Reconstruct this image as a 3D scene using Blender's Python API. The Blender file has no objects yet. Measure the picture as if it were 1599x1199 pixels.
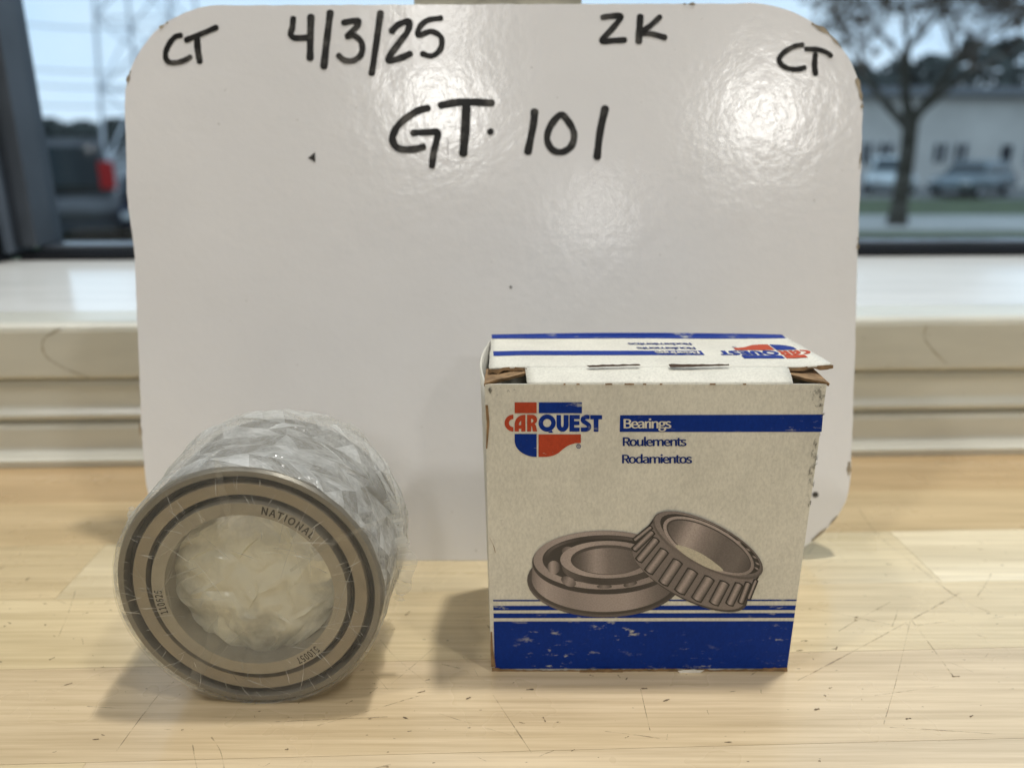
import bpy, bmesh, math, random
from mathutils import Vector, Matrix, noise
random.seed(7)
SC = bpy.context.scene
COL = SC.collection
R = math.radians

# ------------------------------------------------------------------ camera
TH = R(17.3); FPX = 1220.0; HC = 0.153          # pitch, focal length in photo pixels, height above the counter
cam_d = bpy.data.cameras.new('camera'); cam = bpy.data.objects.new('camera', cam_d); COL.objects.link(cam)
cam.location = (0, 0, HC); cam.rotation_euler = (R(90) - TH, 0, 0)
cam_d.sensor_width = 36; cam_d.lens = FPX / 1599 * 36
cam_d.clip_start = 0.01; cam_d.clip_end = 2000
cam_d.dof.use_dof = True; cam_d.dof.focus_distance = 0.215; cam_d.dof.aperture_fstop = 8.5
SC.camera = cam

# ------------------------------------------------------------------ light
w = bpy.data.worlds.new('World'); SC.world = w; w.use_nodes = True
bg = w.node_tree.nodes['Background']
bg.inputs[0].default_value = (1.0, 0.99, 0.97, 1); bg.inputs[1].default_value = 0.15   # light bounced about the room

def lamp(name, loc, power, size, color=(1, 0.985, 0.945), target=None, spread=180):
    d = bpy.data.lights.new(name, 'AREA'); d.energy = power; d.shape = 'DISK'; d.size = size; d.color = color
    d.spread = R(spread)
    o = bpy.data.objects.new(name, d); COL.objects.link(o); o.location = loc
    if target is not None:
        o.rotation_euler = (Vector(target) - Vector(loc)).to_track_quat('-Z', 'Y').to_euler()
    return o
lamp('ceiling_lamp', (0.30, 0.37, 1.85), 20, 0.10)
lamp('ceiling_lamp', (-0.42, -3.8, 2.1), 11.5, 0.26, target=(0, 0.2, 0))
lamp('ceiling_lamp', (1.50, -3.9, 2.1), 11.5, 0.26, target=(0, 0.2, 0))
lamp('ceiling_lamp', (0.66, -5.7, 2.1), 5, 0.26, target=(0, 0.2, 0))
lamp('ceiling_lamp', (-0.36, -2.75, 2.1), 4, 0.2, target=(0, 0.2, 0))
lamp('ceiling_lamp', (-1.1, -0.5, 2.1), 14, 0.2)
lamp('ceiling_lamp', (1.0, -0.6, 2.1), 14, 0.2)

SC.view_settings.view_transform = 'Standard'; SC.view_settings.look = 'None'
SC.view_settings.exposure = 0; SC.view_settings.gamma = 1
SC.cycles.use_denoising = True
SC.cycles.transparent_max_bounces = 24; SC.cycles.max_bounces = 10
SC.cycles.sample_clamp_indirect = 6
SC.cycles.caustics_reflective = False; SC.cycles.caustics_refractive = False

# ------------------------------------------------------------------ pixel helpers (a pixel gives a direction; the surface gives the distance)
def ray(x, y):
    a = x - 799.5; b = 599.5 - y
    return Vector((a, b * math.sin(TH) + FPX * math.cos(TH), b * math.cos(TH) - FPX * math.sin(TH)))
EYE = Vector((0, 0, HC))
def hit(x, y, p, n):
    d = ray(x, y); t = (Vector(p) - EYE).dot(n) / d.dot(n)
    return EYE + d * t
def on_z(x, y, z=0.0): return hit(x, y, (0, 0, z), Vector((0, 0, 1)))
def on_y(x, y, yy): return hit(x, y, (0, yy, 0), Vector((0, 1, 0)))

# ------------------------------------------------------------------ node helpers
def new_mat(name):
    m = bpy.data.materials.new(name); m.use_nodes = True
    nt = m.node_tree; b = nt.nodes['Principled BSDF']
    return m, nt, b
def N(nt, typ, **kw):
    n = nt.nodes.new(typ)
    for k, v in kw.items():
        if k.startswith('i_'): n.inputs[int(k[2:]) if k[2:].isdigit() else k[2:]].default_value = v
        else: setattr(n, k, v)
    return n
def L(nt, a, b): nt.links.new(a, b)
def rgb(c): return (c[0], c[1], c[2], 1)
def coords(nt, scale=(1, 1, 1), rot=(0, 0, 0), kind='Object'):
    t = N(nt, 'ShaderNodeTexCoord'); mp = N(nt, 'ShaderNodeMapping')
    mp.inputs['Scale'].default_value = scale; mp.inputs['Rotation'].default_value = rot
    L(nt, t.outputs[kind], mp.inputs['Vector']); return mp.outputs['Vector']
def geo_coords(nt, scale=(1, 1, 1), rot=(0, 0, 0)):
    t = N(nt, 'ShaderNodeNewGeometry'); mp = N(nt, 'ShaderNodeMapping')
    mp.inputs['Scale'].default_value = scale; mp.inputs['Rotation'].default_value = rot
    L(nt, t.outputs['Position'], mp.inputs['Vector']); return mp.outputs['Vector']
def noise_n(nt, vec, scale, detail=3, rough=0.55):
    n = N(nt, 'ShaderNodeTexNoise'); n.inputs['Scale'].default_value = scale
    n.inputs['Detail'].default_value = detail; n.inputs['Roughness'].default_value = rough
    if vec is not None: L(nt, vec, n.inputs['Vector'])
    return n.outputs['Fac']
def ramp(nt, fac, stops, interp='LINEAR'):
    r = N(nt, 'ShaderNodeValToRGB'); cr = r.color_ramp; cr.interpolation = interp
    while len(cr.elements) < len(stops): cr.elements.new(0.5)
    for e, (p, c) in zip(cr.elements, stops):
        e.position = p; e.color = rgb(c) if not isinstance(c, (int, float)) else (c, c, c, 1)
    L(nt, fac, r.inputs['Fac']); return r.outputs['Color']
def mixc(nt, fac, a, b, mode='MIX'):
    m = N(nt, 'ShaderNodeMix', data_type='RGBA', blend_type=mode)
    for sock, v in ((m.inputs[0], fac), (m.inputs[6], a), (m.inputs[7], b)):
        if isinstance(v, bpy.types.NodeSocket): L(nt, v, sock)
        elif isinstance(v, (int, float)): sock.default_value = v
        else: sock.default_value = rgb(v)
    return m.outputs[2]
def mathn(nt, op, a, b=None, clamp=False):
    m = N(nt, 'ShaderNodeMath', operation=op); m.use_clamp = clamp
    for i, v in enumerate((a, b)):
        if v is None: continue
        if isinstance(v, bpy.types.NodeSocket): L(nt, v, m.inputs[i])
        else: m.inputs[i].default_value = v
    return m.outputs[0]
def bump(nt, bsdf, height, strength=0.3, dist=0.001):
    b = N(nt, 'ShaderNodeBump'); b.inputs['Strength'].default_value = strength; b.inputs['Distance'].default_value = dist
    L(nt, height, b.inputs['Height']); L(nt, b.outputs[0], bsdf.inputs['Normal'])
def simple(name, c, rough=0.5, metal=0.0, var=0.12, scale=30.0, bump_s=0.0, spec=0.5, bscale=None):
    m, nt, b = new_mat(name)
    v = geo_coords(nt)
    f = noise_n(nt, v, scale, 4)
    col = ramp(nt, f, [(0.3, [x * (1 - var) for x in c]), (0.7, [min(1, x * (1 + var)) for x in c])])
    L(nt, col, b.inputs['Base Color'])
    b.inputs['Roughness'].default_value = rough; b.inputs['Metallic'].default_value = metal
    b.inputs['Specular IOR Level'].default_value = spec
    if bump_s: bump(nt, b, noise_n(nt, v, bscale or scale * 4, 3), bump_s, 0.0005)
    return m

# ------------------------------------------------------------------ object helpers
def tag(o, label=None, cat=None, group=None, kind=None):
    if label: o['label'] = label
    if cat: o['category'] = cat
    if group: o['group'] = group
    if kind: o['kind'] = kind
    return o
def empty(name, loc=(0, 0, 0), rz=0.0, parent=None):
    o = bpy.data.objects.new(name, None); COL.objects.link(o); o.location = loc; o.rotation_euler = (0, 0, rz)
    o.empty_display_size = 0.02
    if parent: o.parent = parent
    return o
def mesh_obj(name, verts, faces, mat, parent=None, smooth=False, cols=None):
    me = bpy.data.meshes.new(name); me.from_pydata([tuple(v) for v in verts], [], faces); me.update()
    if cols is not None:
        a = me.color_attributes.new('print', 'FLOAT_COLOR', 'POINT')
        for i, c in enumerate(cols): a.data[i].color = (c[0], c[1], c[2], 1)
    o = bpy.data.objects.new(name, me); COL.objects.link(o)
    if mat: me.materials.append(mat)
    if smooth:
        for p in me.polygons: p.use_smooth = True
    if parent: o.parent = parent
    return o
def bm_obj(name, bm, mat, parent=None, smooth=False):
    me = bpy.data.meshes.new(name); bm.normal_update(); bm.to_mesh(me); bm.free()
    o = bpy.data.objects.new(name, me); COL.objects.link(o)
    if mat: me.materials.append(mat)
    if smooth:
        for p in me.polygons: p.use_smooth = True
    if parent: o.parent = parent
    return o
def box_bm(bm, x0, x1, y0, y1, z0, z1, mtx=None):
    vs = [bm.verts.new((x, y, z)) for z in (z0, z1) for y in (y0, y1) for x in (x0, x1)]
    for f in ((0, 2, 3, 1), (4, 5, 7, 6), (0, 1, 5, 4), (2, 6, 7, 3), (1, 3, 7, 5), (0, 4, 6, 2)):
        bm.faces.new([vs[i] for i in f])
    if mtx is not None: bmesh.ops.transform(bm, matrix=mtx, verts=vs)
    return vs
def box_obj(name, b, mat, parent=None, bevel=0.0, seg=2):
    bm = bmesh.new(); box_bm(bm, *b)
    if bevel: bmesh.ops.bevel(bm, geom=bm.edges[:], offset=bevel, segments=seg, affect='EDGES', profile=0.5)
    return bm_obj(name, bm, mat, parent, smooth=False)
def tube(bm, p, q, r0, r1, n=8):
    p = Vector(p); q = Vector(q); d = (q - p)
    if d.length < 1e-6: return
    z = d.normalized(); x = z.orthogonal().normalized(); y = z.cross(x)
    a = [bm.verts.new(p + (x * math.cos(2 * math.pi * i / n) + y * math.sin(2 * math.pi * i / n)) * r0) for i in range(n)]
    b = [bm.verts.new(q + (x * math.cos(2 * math.pi * i / n) + y * math.sin(2 * math.pi * i / n)) * r1) for i in range(n)]
    for i in range(n):
        j = (i + 1) % n; bm.faces.new((a[i], a[j], b[j], b[i]))
    bm.faces.new(a[::-1]); bm.faces.new(b)
def lathe(name, prof, mat, parent, n=160, closed=True, smooth=True):
    """prof: (radius, y) ring profile, turned about the local Y axis"""
    vs = []; fs = []; k = len(prof)
    for i in range(n):
        a = 2 * math.pi * i / n
        for (r, y) in prof: vs.append((r * math.cos(a), y, r * math.sin(a)))
    for i in range(n):
        j = (i + 1) % n
        for q in range(k if closed else k - 1):
            q2 = (q + 1) % k
            fs.append((i * k + q, j * k + q, j * k + q2, i * k + q2))
    o = mesh_obj(name, vs, fs, mat, parent, smooth)
    m = o.modifiers.new('edges', 'EDGE_SPLIT'); m.split_angle = R(25)
    return o

def fill2d(loops):
    """closed 2-D outlines (inner ones are holes) -> verts, faces"""
    cu = bpy.data.curves.new('tmp', 'CURVE'); cu.dimensions = '2D'; cu.fill_mode = 'BOTH'
    for lp in loops:
        s = cu.splines.new('POLY'); s.points.add(len(lp) - 1); s.use_cyclic_u = True
        for pt, (x, y) in zip(s.points, lp): pt.co = (x * 0.01, y * 0.01, 0, 1)
    return curve_to_mesh(cu, 100.0)
def curve_to_mesh(cu, k):
    o = bpy.data.objects.new('tmp', cu); COL.objects.link(o)
    dg = bpy.context.evaluated_depsgraph_get(); dg.update()
    me = bpy.data.meshes.new_from_object(o.evaluated_get(dg))
    vs = [(v.co.x * k, v.co.y * k) for v in me.vertices]; fs = [tuple(p.vertices) for p in me.polygons]
    bpy.data.objects.remove(o); bpy.data.meshes.remove(me)
    return vs, fs
try:
    FONT = bpy.data.fonts.load(bpy.utils.system_resource('DATAFILES', path='fonts') + '/Noto Sans CJK Regular.woff2')   # a font that ships inside Blender
except Exception:
    FONT = None
def text2d(s, bold=0.0, spacing=1.0):
    cu = bpy.data.curves.new('txt', 'FONT'); cu.body = s; cu.fill_mode = 'BOTH'; cu.offset = bold; cu.space_character = spacing
    cu.resolution_u = 5
    if FONT: cu.font = FONT
    return curve_to_mesh(cu, 1.0)
def text_in_box(s, x0, ytop, x1, ybot, bold=0.0, spacing=1.0):
    """text fitted to a pixel box (y down)"""
    vs, fs = text2d(s, bold, spacing)
    ax = min(v[0] for v in vs); bx = max(v[0] for v in vs); ay = min(v[1] for v in vs); by = max(v[1] for v in vs)
    return [(x0 + (v[0] - ax) / (bx - ax) * (x1 - x0), ybot + (v[1] - ay) / (by - ay) * (ytop - ybot)) for v in vs], fs
def decal(name, vf, mapf, mat, parent, lift_dir, lift):
    vs, fs = vf
    d = Vector(lift_dir) * lift
    P = [mapf(x, y) + d for x, y in vs]
    # orient the faces outward
    out = []
    for f in fs:
        n = (P[f[1]] - P[f[0]]).cross(P[f[2]] - P[f[0]])
        out.append(f if n.dot(Vector(lift_dir)) > 0 else tuple(reversed(f)))
    return mesh_obj(name, P, out, mat, parent)
def catmull(pts, n=8, closed=False):
    out = []; m = len(pts)
    rng = range(m if closed else m - 1)
    for i in rng:
        p1 = pts[i % m]; p2 = pts[(i + 1) % m]
        p0 = pts[(i - 1) % m] if (closed or i > 0) else p1
        p3 = pts[(i + 2) % m] if (closed or i + 2 < m) else p2
        for k in range(n):
            t = k / n
            out.append(tuple(0.5 * ((2 * p1[j]) + (-p0[j] + p2[j]) * t + (2 * p0[j] - 5 * p1[j] + 4 * p2[j] - p3[j]) * t * t
                                    + (-p0[j] + 3 * p1[j] - 3 * p2[j] + p3[j]) * t ** 3) for j in range(len(p1))))
    if not closed: out.append(tuple(pts[-1]))
    return out
def ribbon(pts, wd, closed=False, smooth=True, jitter=0.04, cap=True):
    """a marker stroke: a strip with round ends -> verts, faces (2-D)"""
    c = catmull(pts, 8, closed) if smooth and len(pts) > 2 else list(pts)
    if len(c) == 2: c = [tuple(c[0][j] + (c[1][j] - c[0][j]) * t / 8 for j in (0, 1)) for t in range(9)]
    vs = []; fs = []; n = len(c)
    ph = random.random() * 10
    nrm = []
    for i in range(n):
        a = c[(i - 1) % n] if (closed or i > 0) else c[i]; b = c[(i + 1) % n] if (closed or i < n - 1) else c[i]
        dx, dy = b[0] - a[0], b[1] - a[1]; l = math.hypot(dx, dy) or 1
        nrm.append((-dy / l, dx / l))
    for i in range(n):
        h = wd / 2 * (1 + jitter * math.sin(i * 0.9 + ph) + jitter * math.sin(i * 0.37 + ph * 2))
        vs.append((c[i][0] + nrm[i][0] * h, c[i][1] + nrm[i][1] * h)); vs.append((c[i][0] - nrm[i][0] * h, c[i][1] - nrm[i][1] * h))
    for i in range(n if closed else n - 1):
        j = (i + 1) % n; fs.append((2 * i, 2 * i + 1, 2 * j + 1, 2 * j))
    if cap and not closed:
        for e, s in ((0, -1), (n - 1, 1)):
            tx, ty = -nrm[e][1] * -s, nrm[e][0] * -s
            base = len(vs); h = wd / 2 * 0.97
            a0 = [2 * e]; 
            for k in range(1, 6):
                a = math.pi * k / 6
                vs.append((c[e][0] + nrm[e][0] * h * math.cos(a) + tx * h * 0.75 * math.sin(a), c[e][1] + nrm[e][1] * h * math.cos(a) + ty * h * 0.75 * math.sin(a)))
            fs.append(tuple([2 * e] + list(range(base, base + 5)) + [2 * e + 1]))
    return vs, fs
def ell(cx, cy, a, b, rot=0, n=64, t0=0, t1=360):
    r = R(rot); out = []
    full = abs(t1 - t0 - 360) < 1e-6
    for i in range(n if full else n + 1):
        t = R(t0 + (t1 - t0) * i / n)
        x, y = a * math.cos(t), b * math.sin(t)
        out.append((cx + x * math.cos(r) - y * math.sin(r), cy + x * math.sin(r) + y * math.cos(r)))
    return out

# ------------------------------------------------------------------ materials of the setting
def wood_mat():
    m, nt, b = new_mat('maple')
    oi = N(nt, 'ShaderNodeObjectInfo')
    g = N(nt, 'ShaderNodeNewGeometry')
    off = N(nt, 'ShaderNodeVectorMath', operation='MULTIPLY_ADD')
    cmb = N(nt, 'ShaderNodeCombineXYZ'); L(nt, oi.outputs['Random'], cmb.inputs[0]); L(nt, oi.outputs['Random'], cmb.inputs[1]); L(nt, oi.outputs['Random'], cmb.inputs[2])
    L(nt, cmb.outputs[0], off.inputs[0]); off.inputs[1].default_value = (7, 5, 3); L(nt, g.outputs['Position'], off.inputs[2])
    def mp(scale, rz=R(2)):
        k = N(nt, 'ShaderNodeMapping'); k.inputs['Scale'].default_value = scale; k.inputs['Rotation'].default_value = (0, 0, rz)
        L(nt, off.outputs[0], k.inputs['Vector']); return k.outputs[0]
    base = oi.outputs['Color']
    broad = noise_n(nt, mp((6, 60, 20)), 1.0, 3)
    fine = noise_n(nt, mp((14, 520, 100)), 1.0, 5, 0.65)
    c = mixc(nt, 1.0, base, ramp(nt, broad, [(0.3, (0.82, 0.80, 0.76)), (0.7, (1.08, 1.08, 1.08))]), 'MULTIPLY')
    c = mixc(nt, 1.0, c, ramp(nt, fine, [(0.3, (0.82, 0.79, 0.73)), (0.62, (1.07, 1.07, 1.07))]), 'MULTIPLY')
    # nicks and flecks worn into the varnish
    wn = geo_coords(nt, (1, 1, 1))
    flk = noise_n(nt, geo_coords(nt, (170, 700, 100), (0, 0, R(4))), 1.0, 2, 0.5)
    msk = noise_n(nt, wn, 16, 2)
    f1 = mathn(nt, 'MULTIPLY', ramp(nt, flk, [(0.64, 0), (0.70, 1)]), ramp(nt, msk, [(0.40, 0), (0.60, 1)]))
    flk2 = noise_n(nt, geo_coords(nt, (330, 700, 100), (0, 0, R(-25))), 1.0, 2, 0.55)
    f2 = mathn(nt, 'MULTIPLY', ramp(nt, flk2, [(0.72, 0), (0.75, 1)]), 0.9)
    tot = f2
    c = mixc(nt, tot, c, (0.16, 0.11, 0.06))
    L(nt, c, b.inputs['Base Color'])
    rg = ramp(nt, noise_n(nt, wn, 30, 3), [(0.3, 0.24), (0.7, 0.36)])
    L(nt, rg, b.inputs['Roughness'])
    b.inputs['Coat Weight'].default_value = 0.6; b.inputs['Coat Roughness'].default_value = 0.14
    h = mathn(nt, 'SUBTRACT', mathn(nt, 'MULTIPLY', fine, 0.35), mathn(nt, 'MULTIPLY', tot, 0.6))
    bump(nt, b, h, 0.25, 0.0004)
    return m
M_WOOD = wood_mat()
def painted(name, c, rough=0.32):
    m, nt, b = new_mat(name)
    v = geo_coords(nt)
    d = noise_n(nt, geo_coords(nt, (0.5, 3, 3)), 22, 4)
    col = ramp(nt, d, [(0.32, [x * 0.90 for x in c]), (0.55, c)])
    sp = ramp(nt, noise_n(nt, v, 330, 1), [(0.77, 0), (0.80, 1)])
    col = mixc(nt, mathn(nt, 'MULTIPLY', sp, 0.5), col, (0.16, 0.14, 0.1))
    L(nt, col, b.inputs['Base Color']); b.inputs['Roughness'].default_value = rough
    bump(nt, b, noise_n(nt, v, 160, 3), 0.08, 0.001)
    return m
M_TRIM = painted('cream_paint', (0.60, 0.595, 0.525))
M_SILL = painted('sill_paint', (0.78, 0.78, 0.75), 0.16)
M_WALL = painted('wall_paint', (0.62, 0.6, 0.54), 0.7)
M_BLACK = simple('black_frame', (0.006, 0.007, 0.010), 0.4, var=0.25, scale=40, spec=0.2)
M_ALU = simple('grey_frame', (0.10, 0.125, 0.16), 0.38, var=0.15, scale=25)
M_DKALU = simple('dark_grey_frame', (0.045, 0.055, 0.07), 0.4, var=0.2, scale=25)
def glass_mat(name, tint=(0.97, 0.985, 1.0)):
    m, nt, b = new_mat(name); nt.nodes.remove(b)
    tr = N(nt, 'ShaderNodeBsdfTransparent'); tr.inputs[0].default_value = rgb(tint)
    gl = N(nt, 'ShaderNodeBsdfGlossy'); gl.inputs['Roughness'].default_value = 0.02
    fr = N(nt, 'ShaderNodeLayerWeight'); fr.inputs[0].default_value = 0.5
    ff_ = mathn(nt, 'ADD', mathn(nt, 'MULTIPLY', mathn(nt, 'POWER', fr.outputs['Facing'], 5.0), 0.7), 0.025)
    mx = N(nt, 'ShaderNodeMixShader'); L(nt, ff_, mx.inputs[0]); L(nt, tr.outputs[0], mx.inputs[1]); L(nt, gl.outputs[0], mx.inputs[2])
    L(nt, mx.outputs[0], nt.nodes['Material Output'].inputs[0]); return m
M_GLASS = glass_mat('window_glass')

# ------------------------------------------------------------------ counter: laminated maple staves, parallel to the window wall (turned 2 degrees)
WR = R(2.0)
counter = empty('countertop', (0, 0, 0), WR); tag(counter, 'worn varnished maple butcher block counter made of long staves', 'countertop', kind='structure')
SW = 0.0385; Y_REF = 0.2826
joints = {-1: [-0.1515, 0.165]}            # the strip between y = .246 and y = .2826, as photographed
strip = -10
rs = random.Random(11)
for k in range(-10, 3):
    y0 = Y_REF + k * SW; y1 = y0 + SW
    if k == 2: y1 = 0.385
    js = joints.get(k)
    if js is None:
        js = []; x = -0.72 + rs.uniform(0, 0.3)
        if k == 0: js = [-0.36, 0.31]
        elif k == -2: js = [-0.41, 0.345]
        elif k == -3: js = [-0.30, 0.24]
        elif k == 1: js = [-0.33, 0.08, 0.42]
        else:
            while x < 0.7: js.append(x); x += rs.uniform(0.28, 0.5)
    xs = [-0.75] + js + [0.75]
    for a, b_ in zip(xs[:-1], xs[1:]):
        dz = rs.uniform(-0.00004, 0.0)
        st = box_obj('stave', (a + 0.00006, b_ - 0.00006, y0 + 0.00006, y1 - 0.00006, -0.032, dz), M_WOOD, counter)
        tone_ = {2: (0.60, 0.42, 0.215), 1: (0.585, 0.41, 0.21), 0: (0.62, 0.45, 0.245), -2: (0.70, 0.55, 0.335), -3: (0.685, 0.53, 0.315), -4: (0.72, 0.57, 0.35)}.get(k, (0.69, 0.53, 0.31))
        if k == -1: tone_ = ((0.64, 0.485, 0.28), (0.72, 0.59, 0.38), (0.75, 0.63, 0.42))[xs.index(a)]
        gm = sum(tone_) / 3; tone_ = tuple(c_ + (gm - c_) * 0.13 for c_ in tone_); jit = rs.uniform(0.96, 1.04); st.color = (tone_[0] * jit, tone_[1] * jit * rs.uniform(0.98, 1.02), tone_[2] * jit * rs.uniform(0.94, 1.06), 1)

def scratch_mat():
    m, nt, b = new_mat('scratched_varnish')
    b.inputs['Base Color'].default_value = (0.22, 0.16, 0.10, 1); b.inputs['Roughness'].default_value = 0.6
    f = noise_n(nt, geo_coords(nt), 260, 3, 0.7)
    L(nt, ramp(nt, f, [(0.38, 0.0), (0.62, 0.55)]), b.inputs['Alpha'])
    return m
M_SCR = scratch_mat()
M_NICK = simple('dirt_filled_nick', (0.17, 0.12, 0.07), 0.7, var=0.7, scale=60)
NK = []; KV = []; KF = []
rsx = random.Random(23); SV = []; SF = []
def scratch_line(pts, wd):
    vs, fs = ribbon(pts, wd, jitter=0.35, cap=False); base = len(SV)
    for x, y in vs: SV.append((x, y, 0.00006 + 0.000002 * (len(SF) % 9)))
    for f in fs: SF.append(tuple(base + i for i in f))
def wl(x, y):
    p = on_z(x, y); q = Matrix.Rotation(-WR, 3, 'Z') @ p; return (q.x, q.y)
for pts in ([(1246, 1062), (1330, 1018), (1420, 969), (1500, 925)], [(1424, 968), (1455, 1010), (1488, 1055)], [(1340, 793), (1372, 836), (1440, 890), (1500, 935), (1566, 963)], [(1422, 966), (1400, 1060), (1380, 1130)],
            [(182, 1172), (220, 1120), (250, 1082), (272, 1064)], [(1310, 985), (1345, 964), (1390, 940)], [(330, 1150), (344, 1172), (350, 1199)], [(770, 1085), (800, 1130), (830, 1175)], [(1000, 1075), (1008, 1110), (1015, 1140)]):
    scratch_line([wl(*p) for p in pts], rsx.uniform(0.00018, 0.0003))
for k in range(150):
    x, y = rsx.uniform(-0.24, 0.24), rsx.uniform(0.11, 0.27); ln_ = rsx.choice((0.002, 0.003, 0.004, 0.006, 0.012, 0.025)) * rsx.uniform(0.7, 1.4); a = rsx.gauss(0, 0.9)
    scratch_line([(x, y), (x + ln_ * 0.5 * math.cos(a) + ln_ * rsx.uniform(-.06, .06), y + ln_ * 0.5 * math.sin(a)), (x + ln_ * math.cos(a), y + ln_ * math.sin(a))], rsx.uniform(0.0001, 0.00028))
for k in range(330):
    x, y = rsx.uniform(-0.24, 0.24), 0.10 + 0.17 * rsx.random() ** 1.5; ln_ = rsx.uniform(0.0004, 0.0022); a = rsx.gauss(0, 0.6)
    NK.append((x, y, ln_, a))
for x, y, ln_, a in NK:
    vs, fs = ribbon([(x, y), (x + ln_ * math.cos(a), y + ln_ * math.sin(a))], rsx.uniform(0.00012, 0.0004), jitter=0.4); base = len(KV)
    for px_, py_ in vs: KV.append((px_, py_, 0.00008 + 0.000002 * (len(KF) % 9)))
    for f in fs: KF.append(tuple(base + i for i in f))
ko = mesh_obj('nicks', KV, KF, M_NICK, counter); ko['kind'] = 'stuff'
so = mesh_obj('scratches', SV, SF, M_SCR, counter); so['kind'] = 'stuff'

# ------------------------------------------------------------------ window with sill and mouldings
WY = 0.3615                                    # where the counter meets the moulding, in the turned frame
win = empty('window', (0, 0, 0), WR)
tag(win, 'black framed window above a cream painted sill with stepped mouldings', 'window')
def extrude_profile(name, prof, mat, x0=-0.8, x1=1.7, parent=win, smooth=False):
    n = len(prof)
    vs = [(x0, WY + y, z) for y, z in prof] + [(x1, WY + y, z) for y, z in prof]
    fs = [(i, (i + 1) % n, n + (i + 1) % n, n + i) for i in range(n)] + [tuple(range(n))[::-1], tuple(range(n, 2 * n))]
    o = mesh_obj(name, vs, fs, mat, parent, smooth)
    bm = bmesh.new(); bm.from_mesh(o.data); bmesh.ops.recalc_face_normals(bm, faces=bm.faces[:]); bm.to_mesh(o.data); bm.free()
    return o
extrude_profile('base_moulding', [(0.0, 0.0003), (0.0, 0.0024), (-0.0006, 0.0034), (0.0012, 0.0046), (0.0022, 0.0060), (0.0040, 0.0074), (0.0046, 0.0085), (0.0046, 0.0180), (0.0054, 0.0198), (0.0085, 0.0212), (0.03, 0.0212), (0.03, 0.0003)], M_TRIM)
extrude_profile('apron_moulding', [(0.0100, 0.0216), (0.0070, 0.0222), (0.0052, 0.0230), (0.0040, 0.0245), (0.0040, 0.0258), (0.0062, 0.0280), (0.0070, 0.0295), (0.0070, 0.0395), (0.0080, 0.0415), (0.0105, 0.0428), (0.03, 0.0428), (0.03, 0.0216)], M_TRIM)
extrude_profile('sill_nosing', [(0.0120, 0.0432), (0.0060, 0.0434), (0.0040, 0.0442), (0.0032, 0.0458), (0.0032, 0.0670), (0.0037, 0.0692), (0.0052, 0.0708), (0.0078, 0.0714), (0.012, 0.0714), (0.03, 0.0714), (0.03, 0.0432)], M_TRIM)
extrude_profile('sill_board', [(0.0303, 0.045), (0.0303, 0.0714), (0.205, 0.0722), (0.205, 0.045)], M_SILL)
GX0 = -0.312; GY = 0.575 - WY
def wbox(name, x0, x1, y0, y1, z0, z1, mat, bev=0.0008):
    return box_obj(name, (x0, x1, WY + y0, WY + y1, z0, z1), mat, win, bev)
wbox('bottom_rail', GX0 - 0.014, 1.7, 0.200, 0.235, 0.0724, 0.0775, M_BLACK)
wbox('glazing_bead', GX0 - 0.003, 1.7, 0.208, 0.235, 0.0777, 0.0818, M_DKALU)
wbox('jamb_outer', GX0 - 0.20, GX0 - 0.0225, 0.175, 0.235, 0.0724, 1.85, M_BLACK)
wbox('jamb_strip', GX0 - 0.0222, GX0 - 0.0165, 0.196, 0.235, 0.0779, 1.85, M_ALU)
wbox('jamb_recess', GX0 - 0.0163, GX0 - 0.0102, 0.204, 0.235, 0.0820, 1.85, M_DKALU)
wbox('jamb_inner', GX0 - 0.0100, GX0, 0.199, 0.235, 0.0820, 1.85, M_DKALU)
wbox('head_rail', GX0 - 0.20, 1.7, 0.19, 0.235, 1.8502, 1.9, M_BLACK)
wbox('jamb_right', 1.701, 1.76, 0.19, 0.235, 0.0724, 1.85, M_BLACK)
wbox('pane', GX0 - 0.004, 1.7, 0.2215, 0.2255, 0.08185, 1.8498, M_GLASS, 0)
# scuff marks on the nosing
M_SCUFF = simple('scuff', (0.36, 0.33, 0.25), 0.5, var=0.2, scale=200)
def scuff(pts, wd):
    def mp(x, y):
        p = on_y(x, y, 0.36); n = Vector((-math.sin(WR), math.cos(WR), 0))
        q = hit(x, y, Vector((0, 0, 0)) + n * (WY + 0.0032), n); return Matrix.Rotation(-WR, 3, 'Z') @ q
    decal('scuff_mark', ribbon(pts, wd, jitter=0.3), mp, M_SCUFF, win, (0, -1, 0), 0.00012)
scuff([(95, 513), (72, 526), (66, 540), (72, 556), (88, 568)], 2.2); scuff([(88, 568), (108, 578), (138, 589)], 1.4)
scuff([(1447, 508), (1443, 526), (1455, 545), (1478, 568)], 1.8)
# the wall round the window
wall = empty('wall', (0, 0, 0), WR); tag(wall, 'painted wall round the window', 'wall', kind='structure')
box_obj('wall_panel', (-22.0, GX0 - 0.205, WY + 0.0302, WY + 0.26, -1.0, 2.46), M_WALL, wall)  # far ends run on unseen, stretched to block skylight
box_obj('wall_panel', (1.765, 22.0, WY + 0.0302, WY + 0.26, -1.0, 2.46), M_WALL, wall)
box_obj('wall_panel', (GX0 - 0.204, 1.764, WY + 0.0302, WY + 0.26, 1.902, 2.46), M_WALL, wall)
box_obj('wall_panel', (GX0 - 0.204, 1.764, WY + 0.0305, WY + 0.26, -1.0, 0.0445), M_WALL, wall)

ceil = box_obj('unseen_ceiling', (-22, 22, -9.5, 0.62, 2.47, 2.6), M_WALL); tag(ceil, kind='structure')  # out of view; made this wide to keep skylight out of the room

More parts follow.
